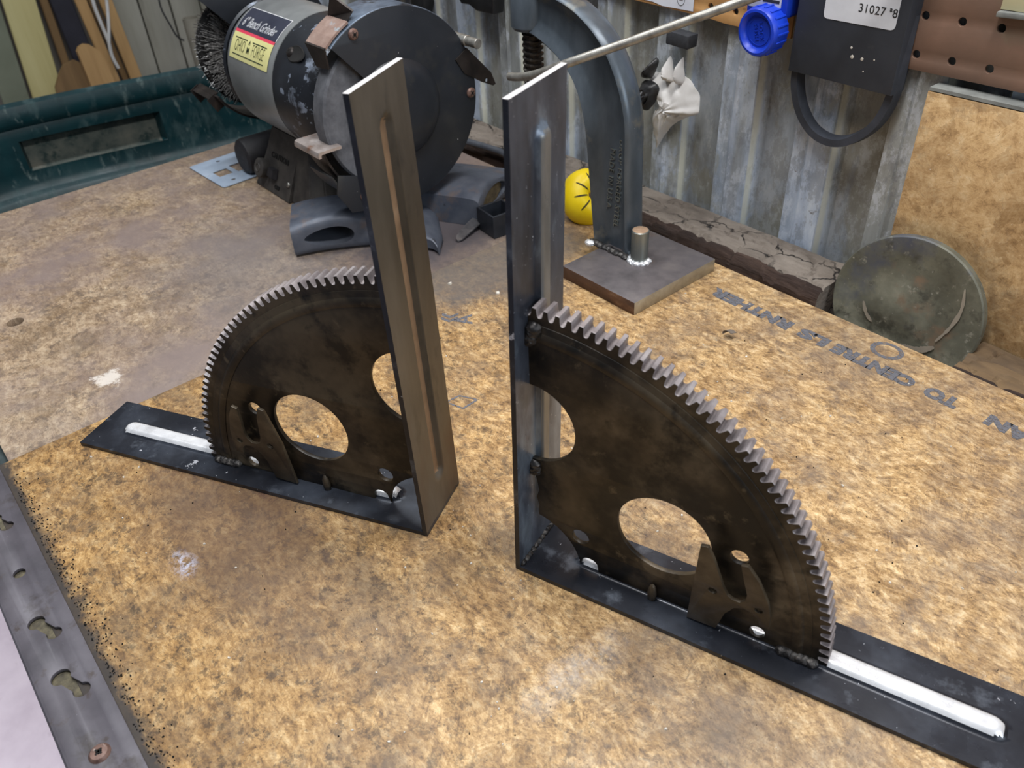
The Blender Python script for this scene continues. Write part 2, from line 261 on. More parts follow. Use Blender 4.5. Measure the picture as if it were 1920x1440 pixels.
M_TUBDUST = grime('dust_covered_green_plastic', [(.3, (60, 72, 70)), (.5, (92, 98, 92)), (.75, (124, 122, 112))], 30, (.8, .95), 0, over=[(26, .56, .66, (34, 56, 56))])
M_BLUE = grime('blue_plastic', [(.3, (14, 48, 172)), (.7, (26, 66, 198))], 40, (.32, .45), 0, bumps=None)
M_LABEL = grime('white_label', [(.3, (196, 198, 204)), (.7, (212, 214, 220))], 40, (.5, .6), 0, bumps=None)
M_SLEEVE = grime('black_cardboard', [(.3, (38, 42, 50)), (.7, (50, 55, 64))], 30, (.55, .7), 0, over=[(340, .73, .75, (120, 122, 118)), (26, .66, .72, (62, 64, 68))], bumps=(300, .15, .0005))
M_BELT = grime('black_rubber_belt', [(.3, (40, 43, 50)), (.7, (58, 62, 72))], 60, (.6, .75), 0, bumps=(300, .2, .0005))
M_PAPER = grime('white_paper', [(.3, (206, 210, 222)), (.7, (224, 228, 238))], 30, (.6, .7), 0, bumps=None)
M_INK = grime('black_ink', [(.3, (28, 28, 30)), (.7, (44, 44, 46))], 80, (.5, .6), 0, bumps=None)
M_BAG = grime('crumpled_white_plastic', [(.3, (196, 194, 192)), (.6, (220, 218, 216)), (.8, (232, 230, 228))], 20, (.28, .42), 0, bumps=(40, .3, .003))
M_TAPE = grime('black_tape', [(.3, (18, 18, 20)), (.7, (36, 36, 38))], 60, (.35, .5), 0, bumps=(80, .4, .002))
M_FOAM = grime('charcoal_magnet_block', [(.3, (38, 40, 44)), (.7, (54, 56, 62))], 200, (.8, .9), 0)
M_CREAM = grime('cream_card', [(.3, (196, 188, 150)), (.7, (206, 198, 160))], 30, (.6, .7), 0, bumps=None)
M_MUST = grime('mustard_print', [(.3, (180, 160, 80)), (.7, (190, 170, 90))], 30, (.6, .7), 0, bumps=None)
M_DISC = grime('stained_iron_disc', [(.28, (74, 74, 64)), (.48, (98, 98, 86)), (.62, (118, 118, 104)), (.8, (144, 140, 126))], 30, (.5, .68), .1, detail=11,
    over=[(14, .60, .68, (116, 98, 80), (1, 1, 1), .7), (12, .54, .66, (76, 80, 92)), (50, .54, .66, (66, 66, 58)), (110, .60, .70, (138, 136, 124)), (260, .66, .74, (160, 158, 148))], bumps=(200, .3, .0006))
M_DISCSCUFF = grime('pale_scuff', [(.3, (136, 128, 116)), (.7, (156, 148, 134))], 60, (.6, .7), .2)
M_PINE = grime('pale_green_pine', [(.3, (160, 150, 98)), (.5, (188, 178, 124)), (.75, (200, 192, 140))], 26, (.65, .8), 0, stretch=(1, 1, .06), bumps=(60, .2, .001), over=[(40, .66, .74, (140, 118, 70), (1, 1, .05))])
M_PINE2 = grime('warm_pine', [(.3, (166, 130, 84)), (.6, (192, 156, 106)), (.8, (204, 172, 124))], 30, (.65, .8), 0, stretch=(1, 1, .08))
M_PINE3 = grime('brown_plywood_edge', [(.3, (110, 86, 56)), (.6, (136, 108, 72))], 30, (.7, .85), 0, stretch=(1, 1, .08))
M_DARKCL = grime('dark_navy_strip', [(.3, (26, 26, 36)), (.7, (42, 42, 54))], 20, (.6, .7), 0)
M_SAGE = grime('grey_green_panel', [(.3, (104, 110, 92)), (.7, (120, 126, 108))], 8, (.6, .75), 0)
M_SIDING = grime('greyed_white_siding', [(.3, (120, 118, 104)), (.55, (156, 154, 142)), (.8, (178, 176, 166))], 10, (.6, .8), 0, stretch=(1, 1, .1), over=[(14, .56, .7, (96, 92, 80), (1, 1, .12))])
M_CARD = grime('grey_card_tube', [(.3, (120, 116, 104)), (.7, (142, 138, 126))], 30, (.6, .7), 0)
M_WHITECORD = grime('white_cord', [(.3, (190, 190, 188)), (.7, (210, 210, 208))], 30, (.5, .6), 0, bumps=None)
M_FLOOR = grime('concrete_floor', [(.3, (204, 194, 206)), (.55, (220, 211, 222)), (.8, (230, 222, 231))], 12, (.7, .85), 0, over=[(30, .62, .72, (186, 174, 184))])
M_WALLP = grime('plain_garage_wall', [(.3, (120, 116, 108)), (.7, (140, 136, 128))], 6, (.7, .85), 0)
M_PIPE = grime('dark_green_steel_pipe', [(.3, (60, 72, 74)), (.7, (92, 104, 106))], 60, (.3, .45), .5)
M_BRICK = grime('reddish_block', [(.3, (124, 78, 70)), (.7, (168, 112, 100))], 60, (.8, .9), 0)
M_CHIP = grime('pale_debris', [(.3, (178, 170, 156)), (.7, (214, 210, 202))], 300, (.6, .8), 0, bumps=None)
M_LBLNAVY = grime('label_dark_band', [(.3, (42, 46, 62)), (.7, (56, 60, 76))], 40, (.3, .4), .1, bumps=None)
M_LBLRED = grime('label_red_line', [(.3, (206, 60, 84)), (.7, (216, 74, 96))], 40, (.35, .5), 0, bumps=None)
M_LBLYEL = grime('label_pale_yellow', [(.3, (206, 202, 138)), (.7, (218, 214, 152))], 40, (.35, .5), 0, bumps=None)
M_LBLTXT = grime('label_white_letters', [(.3, (216, 218, 222)), (.7, (228, 230, 234))], 40, (.35, .5), 0, bumps=None)
M_LBLGRN = grime('label_green_letters', [(.3, (36, 50, 36)), (.7, (48, 62, 46))], 40, (.35, .5), 0, bumps=None)
# worn ink stamped on the bench board
t = NT('worn_stamp_ink'); tr = t.n.new('ShaderNodeBsdfTransparent'); mx = t.n.new('ShaderNodeMixShader')
t.link(t.step(t.noise(260, t.co((1, 2, 1)), 6, .8), .50, .62), mx.inputs[0]); t.link(tr.outputs[0], mx.inputs[2]); t.link(t.b.outputs[0], mx.inputs[1])
t.link(mx.outputs[0], t.n['Material Output'].inputs[0]); M_STAMP = t.fin((96, 97, 104), .6, 0)

# ------------------------------------------------------------------ mesh helpers
def finish(me, smooth=35):
    if smooth:
        for p in me.polygons: p.use_smooth = True
        me.set_sharp_from_angle(angle=R(smooth))
def obj(name, bm, m, parent=None, smooth=35, label=None):
    me = bpy.data.meshes.new(name)
    if isinstance(bm, bmesh.types.BMesh):
        bmesh.ops.recalc_face_normals(bm, faces=bm.faces[:]); bm.to_mesh(me); bm.free()
    else: me = bm; me.name = name
    while len(me.materials): me.materials.pop()
    idx = [p.material_index for p in me.polygons]
    for mm in (m if isinstance(m, (list, tuple)) else [m]): me.materials.append(mm)
    if len(me.materials) > 1: me.polygons.foreach_set('material_index', idx)
    finish(me, smooth)
    o = bpy.data.objects.new(name, me); COL.objects.link(o)
    if parent is not None: o.parent = parent
    if label: o['label'] = label
    return o
def thing(name, label, cat, loc=(0, 0, 0), rz=0, group=None):
    o = bpy.data.objects.new(name, None); COL.objects.link(o); o.empty_display_size = .02
    o.location = loc; o.rotation_euler = (0, 0, rz); o['label'] = label; o['category'] = cat
    if group: o['group'] = group
    return o
def tag(o, label, cat, group=None, kind=None):
    o['label'] = label; o['category'] = cat
    if group: o['group'] = group
    if kind: o['kind'] = kind
    return o
def struct(o): o['kind'] = 'structure'; return o
def BM(): return bmesh.new()
def add(bm, part):       # merge bmesh part into bm
    me = bpy.data.meshes.new('tmp'); part.to_mesh(me); part.free(); bm.from_mesh(me); bpy.data.meshes.remove(me)
def box(bm, c, s, rot=None, bev=0, mi=0):
    b = BM(); bmesh.ops.create_cube(b, size=1)
    bmesh.ops.scale(b, vec=s, verts=b.verts)
    if bev: bmesh.ops.bevel(b, geom=b.edges[:], offset=bev, segments=2, affect='EDGES', profile=.5)
    M = Matrix.Translation(c) @ (Euler(rot).to_matrix().to_4x4() if rot else Matrix())
    bmesh.ops.transform(b, matrix=M, verts=b.verts)
    for f in b.faces: f.material_index = mi
    add(bm, b)
def axis_matrix(p0, p1):
    d = Vector(p1)-Vector(p0); q = d.to_track_quat('Z', 'Y'); return Matrix.Translation(Vector(p0)) @ q.to_matrix().to_4x4(), d.length
def lathe(bm, prof, p0, p1, seg=48, a0=0, a1=2*PI, mi=0, cap=False):
    """prof: list of (radius, t along axis in metres from p0)"""
    M, L = axis_matrix(p0, p1); full = abs(a1-a0-2*PI) < 1e-6; n = seg if full else seg+1
    rings = []
    for r, h in prof:
        rings.append([bm.verts.new(M @ Vector((r*math.cos(a0+(a1-a0)*i/seg), r*math.sin(a0+(a1-a0)*i/seg), h))) for i in range(n)])
    for a, b in zip(rings, rings[1:]):
        for i in range(n if full else n-1):
            j = (i+1) % n
            try: f = bm.faces.new((a[i], a[j], b[j], b[i])); f.material_index = mi
            except ValueError: pass
    if not full and cap:
        for k in (0, -1):
            try: bm.faces.new([rg[k] for rg in rings])
            except ValueError: pass
    bmesh.ops.remove_doubles(bm, verts=bm.verts[:], dist=1e-6)
def cyl(bm, p0, p1, r, r2=None, seg=32, bev=0, mi=0):
    L = (Vector(p1)-Vector(p0)).length; r2 = r if r2 is None else r2; b = bev
    lathe(bm, [(0, 0), (r-b, 0), (r, b), (r2, L-b), (r2-b, L), (0, L)] if b else [(0, 0), (r, 0), (r2, L), (0, L)], p0, p1, seg, mi=mi)
def tube(bm, pts, rad, seg=12, closed=False, flat=1.0, up=(0, 0, 1)):
    pts = [Vector(p) for p in pts]; n = len(pts); rings = []
    prev = None
    for i, p in enumerate(pts):
        if closed: d = pts[(i+1) % n]-pts[i-1]
        else: d = pts[min(i+1, n-1)]-pts[max(i-1, 0)]
        d.normalize()
        if prev is None: x = Vector(up).cross(d); x = x if x.length > 1e-4 else Vector((1, 0, 0)).cross(d)
        else: x = prev-d*prev.dot(d)
        x.normalize(); prev = x; y = d.cross(x)
        rr = rad[i] if isinstance(rad, (list, tuple)) else rad
        rings.append([bm.verts.new(p+x*rr*math.cos(2*PI*k/seg)+y*rr*flat*math.sin(2*PI*k/seg)) for k in range(seg)])
    m = n if closed else n-1
    for i in range(m):
        a, b = rings[i], rings[(i+1) % n]
        for k in range(seg): bm.faces.new((a[k], a[(k+1) % seg], b[(k+1) % seg], b[k]))
    if not closed: bm.faces.new(rings[0][::-1]); bm.faces.new(rings[-1])
def spline(pts, n=8, closed=False):
    pts = [Vector(p) for p in pts]; out = []; N = len(pts)
    for i in range(N if closed else N-1):
        g = (lambda k: pts[k % N]) if closed else (lambda k: pts[min(max(k, 0), N-1)])
        a, b, c, d = g(i-1), g(i), g(i+1), g(i+2)
        for k in range(n):
            t = k/n; out.append(.5*((2*b)+(c-a)*t+(2*a-5*b+4*c-d)*t*t+(3*b-a-3*c+d)*t**3))
    if not closed: out.append(pts[-1])
    return out
def circle(cx, cy, r, n=32, ry=None, a0=0):
    return [(cx+r*math.cos(a0+2*PI*i/n), cy+(ry or r)*math.sin(a0+2*PI*i/n)) for i in range(n)]
def plate(outline, holes, thick, bev=0.0):
    """2-D outline with holes -> solid mesh, z from -thick/2 to thick/2"""
    cu = bpy.data.curves.new('tmp', 'CURVE'); cu.dimensions = '2D'; cu.fill_mode = 'BOTH'; cu.extrude = thick/2-bev; cu.bevel_depth = bev; cu.bevel_resolution = 1
    if bev: cu.offset = -bev
    for loop in [outline]+list(holes):
        sp = cu.splines.new('POLY'); sp.points.add(len(loop)-1); sp.use_cyclic_u = True
        for p, q in zip(sp.points, loop): p.co = (q[0], q[1], 0, 1)
    o = bpy.data.objects.new('tmp', cu); COL.objects.link(o)
    dg = bpy.context.evaluated_depsgraph_get(); dg.update()
    me = bpy.data.meshes.new_from_object(o.evaluated_get(dg)); bpy.data.objects.remove(o); bpy.data.curves.remove(cu)
    b = BM(); b.from_mesh(me); bpy.data.meshes.remove(me); bmesh.ops.remove_doubles(b, verts=b.verts[:], dist=2e-6); return b
def text_bm(s, size, depth=.0003, spacing=1.0, shear=0, bold=0):
    cu = bpy.data.curves.new('tmp', 'FONT'); cu.body = s; cu.size = size; cu.extrude = depth/2; cu.align_x = 'CENTER'; cu.align_y = 'CENTER'
    cu.space_character = spacing; cu.shear = shear; cu.offset = bold; cu.resolution_u = 3
    o = bpy.data.objects.new('tmp', cu); COL.objects.link(o)
    dg = bpy.context.evaluated_depsgraph_get(); dg.update()
    me = bpy.data.meshes.new_from_object(o.evaluated_get(dg)); bpy.data.objects.remove(o); bpy.data.curves.remove(cu)
    b = BM(); b.from_mesh(me); bpy.data.meshes.remove(me); return b
def xf(bm, M): bmesh.ops.transform(bm, matrix=M, verts=bm.verts); return bm
def frame(o, x, y, z=None):          # matrix with given axes
    x = Vector(x).normalized(); y = Vector(y); y = (y-x*y.dot(x)).normalized(); z = x.cross(y)
    return Matrix(((x.x, y.x, z.x, o[0]), (x.y, y.y, z.y, o[1]), (x.z, y.z, z.z, o[2]), (0, 0, 0, 1)))
def rough_up(bm, amp, sc, cuts=0):
    if cuts: bmesh.ops.subdivide_edges(bm, edges=bm.edges[:], cuts=cuts, use_grid_fill=True)
    for v in bm.verts: v.co += Vector(noise.noise_vector(v.co*sc))*amp

# ------------------------------------------------------------------ room
b = BM(); box(b, (0, -1, -.92), (7, 6, .04)); struct(obj('floor', b, M_FLOOR, smooth=0))
b = BM(); box(b, (-2.03, -.2, .3), (.04, 3.6, 2.5)); wl = struct(obj('wall_left', b, M_WALLP, smooth=0))
# siding boards of the left wall
for i in range(14):
    y = .05+i*.075; bb = BM(); box(bb, (-2.0+random.uniform(-.002, .002), y, .3), (.014, .071, 2.4), bev=.002); obj('siding_board', bb, M_SIDING, wl)
b = BM(); box(b, (.2, 0.5, -.5), (.02, .2, .8)); b.free()
# corrugated back wall
b = BM(); x = -1.10; prof = []
per = .0835; x0 = -.488-per*8
for i in range(24):
    xc = x0+i*per
    prof += [(xc-.0235, .0625), (xc-.0165, .0765), (xc+.0165, .0765), (xc+.0235, .0625), (xc+.036, .0627), (xc+.0395, .0605), (xc+.043, .0627)]
prof = [p for p in prof if -1.1 < p[0] < .75]
for zz in range(1):
    up = [b.verts.new((px, py, 1.0)) for px, py in prof]; dn = [b.verts.new((px, py, -.9)) for px, py in prof]
    up2 = [b.verts.new((px, py+.0012, 1.0)) for px, py in prof]; dn2 = [b.verts.new((px, py+.0012, -.9)) for px, py in prof]
    for i in range(len(prof)-1):
        b.faces.new((up[i], up[i+1], dn[i+1], dn[i])); b.faces.new((up2[i], dn2[i], dn2[i+1], up2[i+1]))
        b.faces.new((up[i], up2[i], up2[i+1], up[i+1])); b.faces.new((dn[i], dn[i+1], dn2[i+1], dn2[i]))
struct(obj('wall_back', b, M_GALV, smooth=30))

# ------------------------------------------------------------------ workbench
bench = thing('workbench', 'wooden workbench with stained strand board top and metal edge strip', 'workbench', (0, 0, 0))
b = BM(); box(b, (.2275, -.3165, -.009), (1.095, .601, .018), bev=.0008)
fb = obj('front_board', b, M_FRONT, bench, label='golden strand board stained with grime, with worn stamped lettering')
out = [(-.796, -.60), (-.3225, -.598), (-.3225, -.012), (-.796, -.012)]
b = plate(out, [circle(-.5292, -.5426, .0075, 20)], .017, .0004); xf(b, Matrix.Translation((0, 0, -.0125)))
lb = obj('left_board', b, M_LEFT, bench, label='paler greyish strand board with round hole')
for (cx, cy, cz, sx_, sy_, sz_) in ((.01, -.58, -.06, 1.46, .038, .08), (.01, -.02, -.06, 1.46, .038, .08)):
    b = BM(); box(b, (cx, cy, cz), (sx_, sy_, sz_), bev=.002); obj('rail', b, M_PINE2, bench)
for lx, ly in ((-.68, -.555), (.70, -.555), (-.68, -.045), (.70, -.045)):
    b = BM(); box(b, (lx, ly, -.50), (.07, .05, .80), bev=.002); obj('leg', b, M_PINE2, bench)
# stamped lettering, upside down for the viewer
def stamp(txt, x, y, size, rz=PI, sy=1.0, bold=.0003):
    tb = text_bm(txt, size, .00012, 1.0, 0, bold)
    for v in tb.verts: v.co.y *= sy
    xf(tb, Matrix.Translation((x, y, .00015)) @ Matrix.Rotation(rz, 4, 'Z'))
    obj('stamped_lettering', tb, M_STAMP, fb, smooth=0)
STAMPS = True

# edge angle with keyhole slots
def keyhole(x, y, s=1, flip=1):
    pts = []
    for i in range(24):
        a = R(20+320*i/23); pts.append((x+.0055*s*math.cos(a)*1.0, y+.0055*s*math.sin(a)))
    e = pts[-1]; st = pts[0]
    pts += [(x+.011*s, e[1]), (x+.0135*s, e[1]-.001), (x+.0165*s, y-.0036*s), (x+.0175*s, y), (x+.0165*s, y+.0036*s), (x+.0135*s, st[1]+.001), (x+.011*s, st[1])]
    return [(px, py) for px, py in pts]
def kh(xa, ya, xb, yb, ra=.0048, rb=.0042, neck=.0028, n=14):
    """slot with two bulbs, a and b, joined by a neck"""
    A, Bv = Vector((xa, ya)), Vector((xb, yb)); d = (Bv-A).normalized(); th = math.atan2(d.y, d.x)
    ga, gb = math.asin(neck/ra), math.asin(neck/rb); pts = []
    for i in range(n): a = th+ga+(2*PI-2*ga)*i/(n-1); pts.append((xa+ra*math.cos(a), ya+ra*math.sin(a)))
    for i in range(n): a = th+PI+gb+(2*PI-2*gb)*i/(n-1); pts.append((xb+rb*math.cos(a), yb+rb*math.sin(a)))
    return pts
slots = [kh(-.2600, -.6205, -.2475, -.6155), circle(-.1985, -.6200, .0040, 24, .0036), kh(-.1515, -.6225, -.1370, -.6165), kh(-.1040, -.6225, -.0885, -.6160, .0052, .0046, .003),
         circle(.02, -.619, .0036, 20), kh(.075, -.6225, .087, -.6160), circle(.128, -.6195, .0036, 20), kh(.16, -.6225, .172, -.6160)]
b = plate([(-.312, -.634), (.70, -.634), (.70, -.6045), (-.312, -.6045)], slots, .0022, .0003); xf(b, Matrix.Translation((0, 0, .0014)))
# drop flange with rounded corner
pr = [(-.6338, .0025), (-.6352, .0021), (-.6362, .0010), (-.6365, -.0006), (-.6365, -.030), (-.6343, -.030), (-.6343, .0003), (-.6338, .0003)]
va = [b.verts.new((-.312, y, z)) for y, z in pr]; vb = [b.verts.new((.70, y, z)) for y, z in pr]
for i in range(len(pr)): j = (i+1) % len(pr); b.faces.new((va[i], va[j], vb[j], vb[i]))
b.faces.new(va); b.faces.new(vb[::-1])
strip = obj('edge_angle', b, M_STRIP, bench, smooth=30, label='grey steel angle strip with keyhole slots')
b = BM(); box(b, (.196, -.6190, -.0065), (1.01, .029, .012)); obj('packed_dirt', b, M_DIRT, bench, smooth=0, label='dirt showing through the slots')
def screw_head(loc, r, parent, mat, n=(0, 0, 1), name='screw', phil=True):
    n = Vector(n).normalized(); q = n.to_track_quat('Z', 'Y').to_matrix().to_4x4(); M = Matrix.Translation(loc) @ q
    b = BM(); lathe(b, [(0, .12*r), (.28*r, .12*r), (.32*r, .55*r), (.75*r, .42*r), (r, .1*r), (r, -.25*r), (0, -.25*r)], (0, 0, 0), (0, 0, 1), 24)
    xf(b, M); o = obj(name, b, mat, parent)
    b = BM()
    for a in (.6, .6+PI/2): box(b, (0, 0, .36*r), (1.1*r, .24*r, .36*r), (0, 0, a))
    xf(b, M); obj('cross_slot', b, M_HOLLOW, o, smooth=0)
    return o
b = BM()
lathe(b, [(0, .0004), (.0014, .0004), (.0016, .0018), (.0042, .0016), (.0054, .0003), (.0056, -.0006), (0, -.0006)], (-.0448, -.6205, .0026), (-.0448, -.6205, 1), 28)
for a in (.5, .5+PI/2): box(b, (-.0448, -.6205, .0040), (.0042, .0010, .0012), (0, 0, a), mi=1)
o = obj('screw', b, [M_SCREW, M_HOLLOW], strip, label='brown painted cross-head screw')

# weathered beam behind the bench top (cracked top, split dark front edge)
def beam(name, xa, xb, ya, yb, zt, h, nx, seed):
    b = BM(); ny = 26; g = []
    for i in range(nx+1):
        row = []
        for j in range(ny+1):
            x = xa+(xb-xa)*i/nx; v = j/ny; y = ya+(yb-ya)*v
            p = Vector((x*16+seed, y*34, 0)); q = Vector((x*55, y*90, seed))
            hgt = noise.fractal(p, 1.0, 2.0, 4)*.0022+noise.noise(q)*.0008
            # plates: cracks along voronoi cell borders
            d = noise.voronoi(Vector((x*20+seed+noise.noise(q*.5)*.35, y*30+noise.noise(q*.7+Vector((4, 4, 4)))*.35, 0)))[0]
            crack = max(0, 1-(d[1]-d[0])/.07)
            hgt -= crack*.0035*(1 if v < .96 else 0)
            edge = max(0, 1-v/.14); hgt -= edge*edge*.010
            yy = y+(noise.noise(Vector((x*60, seed, 0)))*.003+noise.noise(Vector((x*18, seed, 3)))*.004)*max(0, 1-v*3)
            row.append(b.verts.new((x, yy, zt+hgt)))
        g.append(row)
    for i in range(nx):
        for j in range(ny):
            f = b.faces.new((g[i][j], g[i+1][j], g[i+1][j+1], g[i][j+1])); f.material_index = 1 if j < 4 else 0
    lo = [b.verts.new((v.co.x, v.co.y+.001, zt-h)) for v in [r_[0] for r_ in g]]; hi = [b.verts.new((v.co.x, yb, zt-h)) for v in [r_[0] for r_ in g]]
    for i in range(nx):
        f = b.faces.new((g[i][0], lo[i], lo[i+1], g[i+1][0])); f.material_index = 1
        b.faces.new((lo[i], hi[i], hi[i+1], lo[i+1])); b.faces.new((g[i][ny], g[i+1][ny], hi[i+1], hi[i]))
    b.faces.new([r_ for r_ in g[0]]+[hi[0], lo[0]]); b.faces.new([r_ for r_ in g[-1]][::-1]+[lo[-1], hi[-1]])
    return b
o = struct(obj('trim_1', beam('b', -1.05, -.046, .002, .0585, .003, .09, 420, 2.0), [M_BEAM, M_CHAR], smooth=25))
o = struct(obj('trim_2', beam('b', .080, .74, -.010, .046, -.008, .08, 260, 9.0), [M_DARKPLANK, M_CHAR], smooth=25))

# ------------------------------------------------------------------ wall things
PEG = .0635
ol = [(-1.0, .1865), (-.60, .187), (-.42, .190), (-.33, .1905), (-.2525, .1885), (-.2440, .1865), (-.2350, .1880), (-.215, .1862), (-.1955, .1858), (-.186, .1842), (-.1745, .1852), (-.1452, .185), (-.1440, .8), (-1.0, .8)]
def holegrid(x0, z0, xa, xb, za, zb, r=.0031, st=.0274):
    hs = []; i0 = int((xa-x0)/st)-1
    for i in range(i0, int((xb-x0)/st)+2):
        for k in range(-3, 24):
            x, z = x0+i*st, z0+k*st
            if xa+.006 < x < xb-.006 and za+.005 < z < zb-.006 and z < .45: hs.append(circle(x, z, r, 14))
    return hs
b = plate(ol, holegrid(-.2041, .1978, -1.0, -.146, .187, .8), .003, .0003); xf(b, Matrix.Translation((0, PEG-.0065, 0)) @ Matrix.Rotation(PI/2, 4, 'X'))
tag(obj('pegboard', b, M_PEGL), 'tan pegboard on the wall left of the black sleeve', 'pegboard')
b = plate([(-.1430, .1815), (.74, .1815), (.74, .8), (-.1430, .8)], holegrid(-.0087, .1927, -.143, .74, .183, .8), .003, .0003); xf(b, Matrix.Translation((0, PEG-.0065, 0)) @ Matrix.Rotation(PI/2, 4, 'X'))
tag(obj('pegboard', b, M_PEGD), 'darker brown pegboard above the strand board on the right', 'pegboard')
b = BM(); box(b, (.3665, .0525, .066), (.766, .011, .212), bev=.0006)
rough_up(b, .0006, 60, 2)
tp = thing('strand_board', 'pale strand board standing upright against the corrugated wall at right', 'board', (0, 0, 0))
obj('panel', b, M_OSBW, tp); b = BM(); box(b, (.3665, .0535, .1738), (.764, .013, .0026)); rough_up(b, .0008, 90, 3)
obj('dusty_top_edge', b, M_GREYEDGE, tp, label='dusty grey top edge')

# iron disc leaning in the gap
b = BM()
c0 = Vector((.0205, .0275, .0045)); nrm = Vector((.03, -1, .13)).normalized()
RD = .0625
lathe(b, [(0, .0046), (.020, .0046), (.022, .0042), (.046, .0042), (.048, .0048), (.056, .0050), (.0600, .0058), (RD-.001, .0058), (RD, .0045), (RD, -.0015), (RD-.001, -.0025), (0, -.0025)], c0, c0+nrm, 96)
dt = thing('iron_disc', 'round rust-stained iron disc leaning against the strand board behind the bench', 'disc', (0, 0, 0))
obj('plate', b, M_DISC, dt)
def arcpatch(a0, a1, r0, r1, h):
    b = BM(); n = 26; M = axis_matrix(c0, c0+nrm)[0]; top = []
    for i in range(n+1):
        t_ = i/n; a = a0+(a1-a0)*t_; wdt = (r1-r0)*math.sin(PI*t_)**.6; mid = (r0+r1)/2+noise.noise(Vector((t_*4, a0, 0)))*.0016
        top.append([b.verts.new(M @ Vector((rr*math.cos(a), rr*math.sin(a), h))) for rr in (mid-wdt/2, mid+wdt/2)])
    for i in range(n): b.faces.new((top[i][0], top[i][1], top[i+1][1], top[i+1][0]))
    return b
for a0, a1, r0, r1 in ((R(200), R(262), .0335, .0375), (R(262), R(312), .0330, .0385)):
    pass
DISC_SCUFFS = True

# black sleeve, drive belt, blue bottle
sl = thing('belt_sleeve', 'flat black cardboard sleeve with white label hanging on the wall', 'package', (0, 0, 0))
b = plate([(-.1325, .1655), (-.0400, .1645), (-.0392, .40), (-.1310, .40)], [], .020, .0012); xf(b, Matrix.Translation((0, .0485, 0)) @ Matrix.Rotation(PI/2, 4, 'X')); obj('sleeve', b, M_SLEEVE, sl)
lab = [(-.1100, .26), (-.1115, .2105)]+[(-.1115+.004-.004*math.cos(a), .2105-.004*math.sin(a)+0) for a in (R(30), R(60), R(90))]
lab = [(-.1080, .26), (-.1080, .2145), (-.1072, .2120), (-.1050, .2110), (-.0510, .2110), (-.0488, .2120), (-.0480, .2145), (-.0480, .26)]
b = plate(lab, [], .0004); xf(b, Matrix.Translation((0, .0382, 0)) @ Matrix.Rotation(PI/2, 4, 'X')); lbo = obj('label_sticker', b, M_LABEL, sl, label='white sticker with black print')
tb = text_bm('31027 \u00aa8', .0085, .0002, 1.05); xf(tb, Matrix.Translation((-.0640, .0379, .2225)) @ Matrix.Rotation(PI/2, 4, 'X')); obj('print', tb, M_INK, lbo, smooth=0)
for (x, z, r_) in ((-.0795, .1935, .0011), (-.0775, .1870, .0017), (-.0690, .1868, .0015), (-.0590, .1880, .0008), (-.066, .178, .0007)):
    b = BM(); bmesh.ops.create_icosphere(b, subdivisions=1, radius=r_); xf(b, Matrix.Translation((x, .0384, z)) @ Matrix.Diagonal((1, .25, 1, 1))); obj('fleck', b, M_CHIP, sl)
b = BM()
pts = [(-.1285, .22), (-.1290, .17), (-.1270, .150), (-.1190, .1320), (-.1060, .1190), (-.0900, .1140), (-.0740, .1170), (-.0590, .1280), (-.0490, .1420), (-.0440, .158), (-.0430, .175), (-.0435, .22)]
sp = spline([(x, 0, z) for x, z in pts], 8)
g = []
for i, p in enumerate(sp):
    d = (sp[min(i+1, len(sp)-1)]-sp[max(i-1, 0)]).normalized(); n_ = Vector((d.z, 0, -d.x))
    g.append([b.verts.new(Vector((p.x, y, p.z))+n_*o_) for y, o_ in ((.0435, .0030), (.0535, .0042), (.0535, -.0042), (.0435, -.0030))])
for a_, b_ in zip(g, g[1:]):
    for k in range(4): b.faces.new((a_[k], a_[(k+1) % 4], b_[(k+1) % 4], b_[k]))
b.faces.new(g[0]); b.faces.new(g[-1][::-1])
tag(obj('drive_belt', b, M_BELT, smooth=30), 'black rubber drive belt looping out below the black sleeve', 'belt')
bl = thing('blue_bottle', 'blue plastic container with round ribbed cap left of the black sleeve', 'container', (0, 0, 0))
b = BM(); box(b, (-.1585, .046, .30), (.040, .024, .19), bev=.003); obj('body', b, M_BLUE, bl)
b = BM(); box(b, (-.1600, .0337, .245), (.031, .0006, .068), bev=.0002); o = obj('label_sticker', b, M_LABEL, bl, label='white label')
b = BM(); box(b, (-.154, .0333, .2175), (.016, .0004, .0022)); obj('print', b, M_INK, o, smooth=0)
cc = Vector((-.1548, .0335, .1960)); nn = Vector((-.05, -1, -.03)).normalized()
b = BM(); lathe(b, [(.0, -.004), (.0185, -.004), (.0192, -.003), (.0192, .012), (.0180, .0138), (.0160, .0142), (.0138, .0122), (.0130, .0098), (0, .0098)], cc, cc+nn, 48); cap = obj('cap', b, M_BLUE, bl)
for k in range(18):
    a = 2*PI*k/18; M = axis_matrix(cc, cc+nn)[0]; b = BM(); box(b, (.0192*math.cos(a), .0192*math.sin(a), .0035), (.0016, .0020, .013), (0, 0, a), bev=.0004); xf(b, M); obj('rib', b, M_BLUE, cap)
b = BM(); lathe(b, [(.0105, .0096), (.0105, .0102), (.0111, .0102), (.0111, .0096)], cc, cc+nn, 40)
tb = text_bm('LOCK\nPUSH', .0052, .0008, 1.1); M = frame(cc+nn*.0100, (.35, 0, -1), (1, 0, .35)); xf(tb, frame(cc+nn*.0101, (.25, .02, -.97), nn.cross(Vector((.25, .02, -.97))))); add(b, tb)
obj('raised_marking', b, M_BLUE, cap)
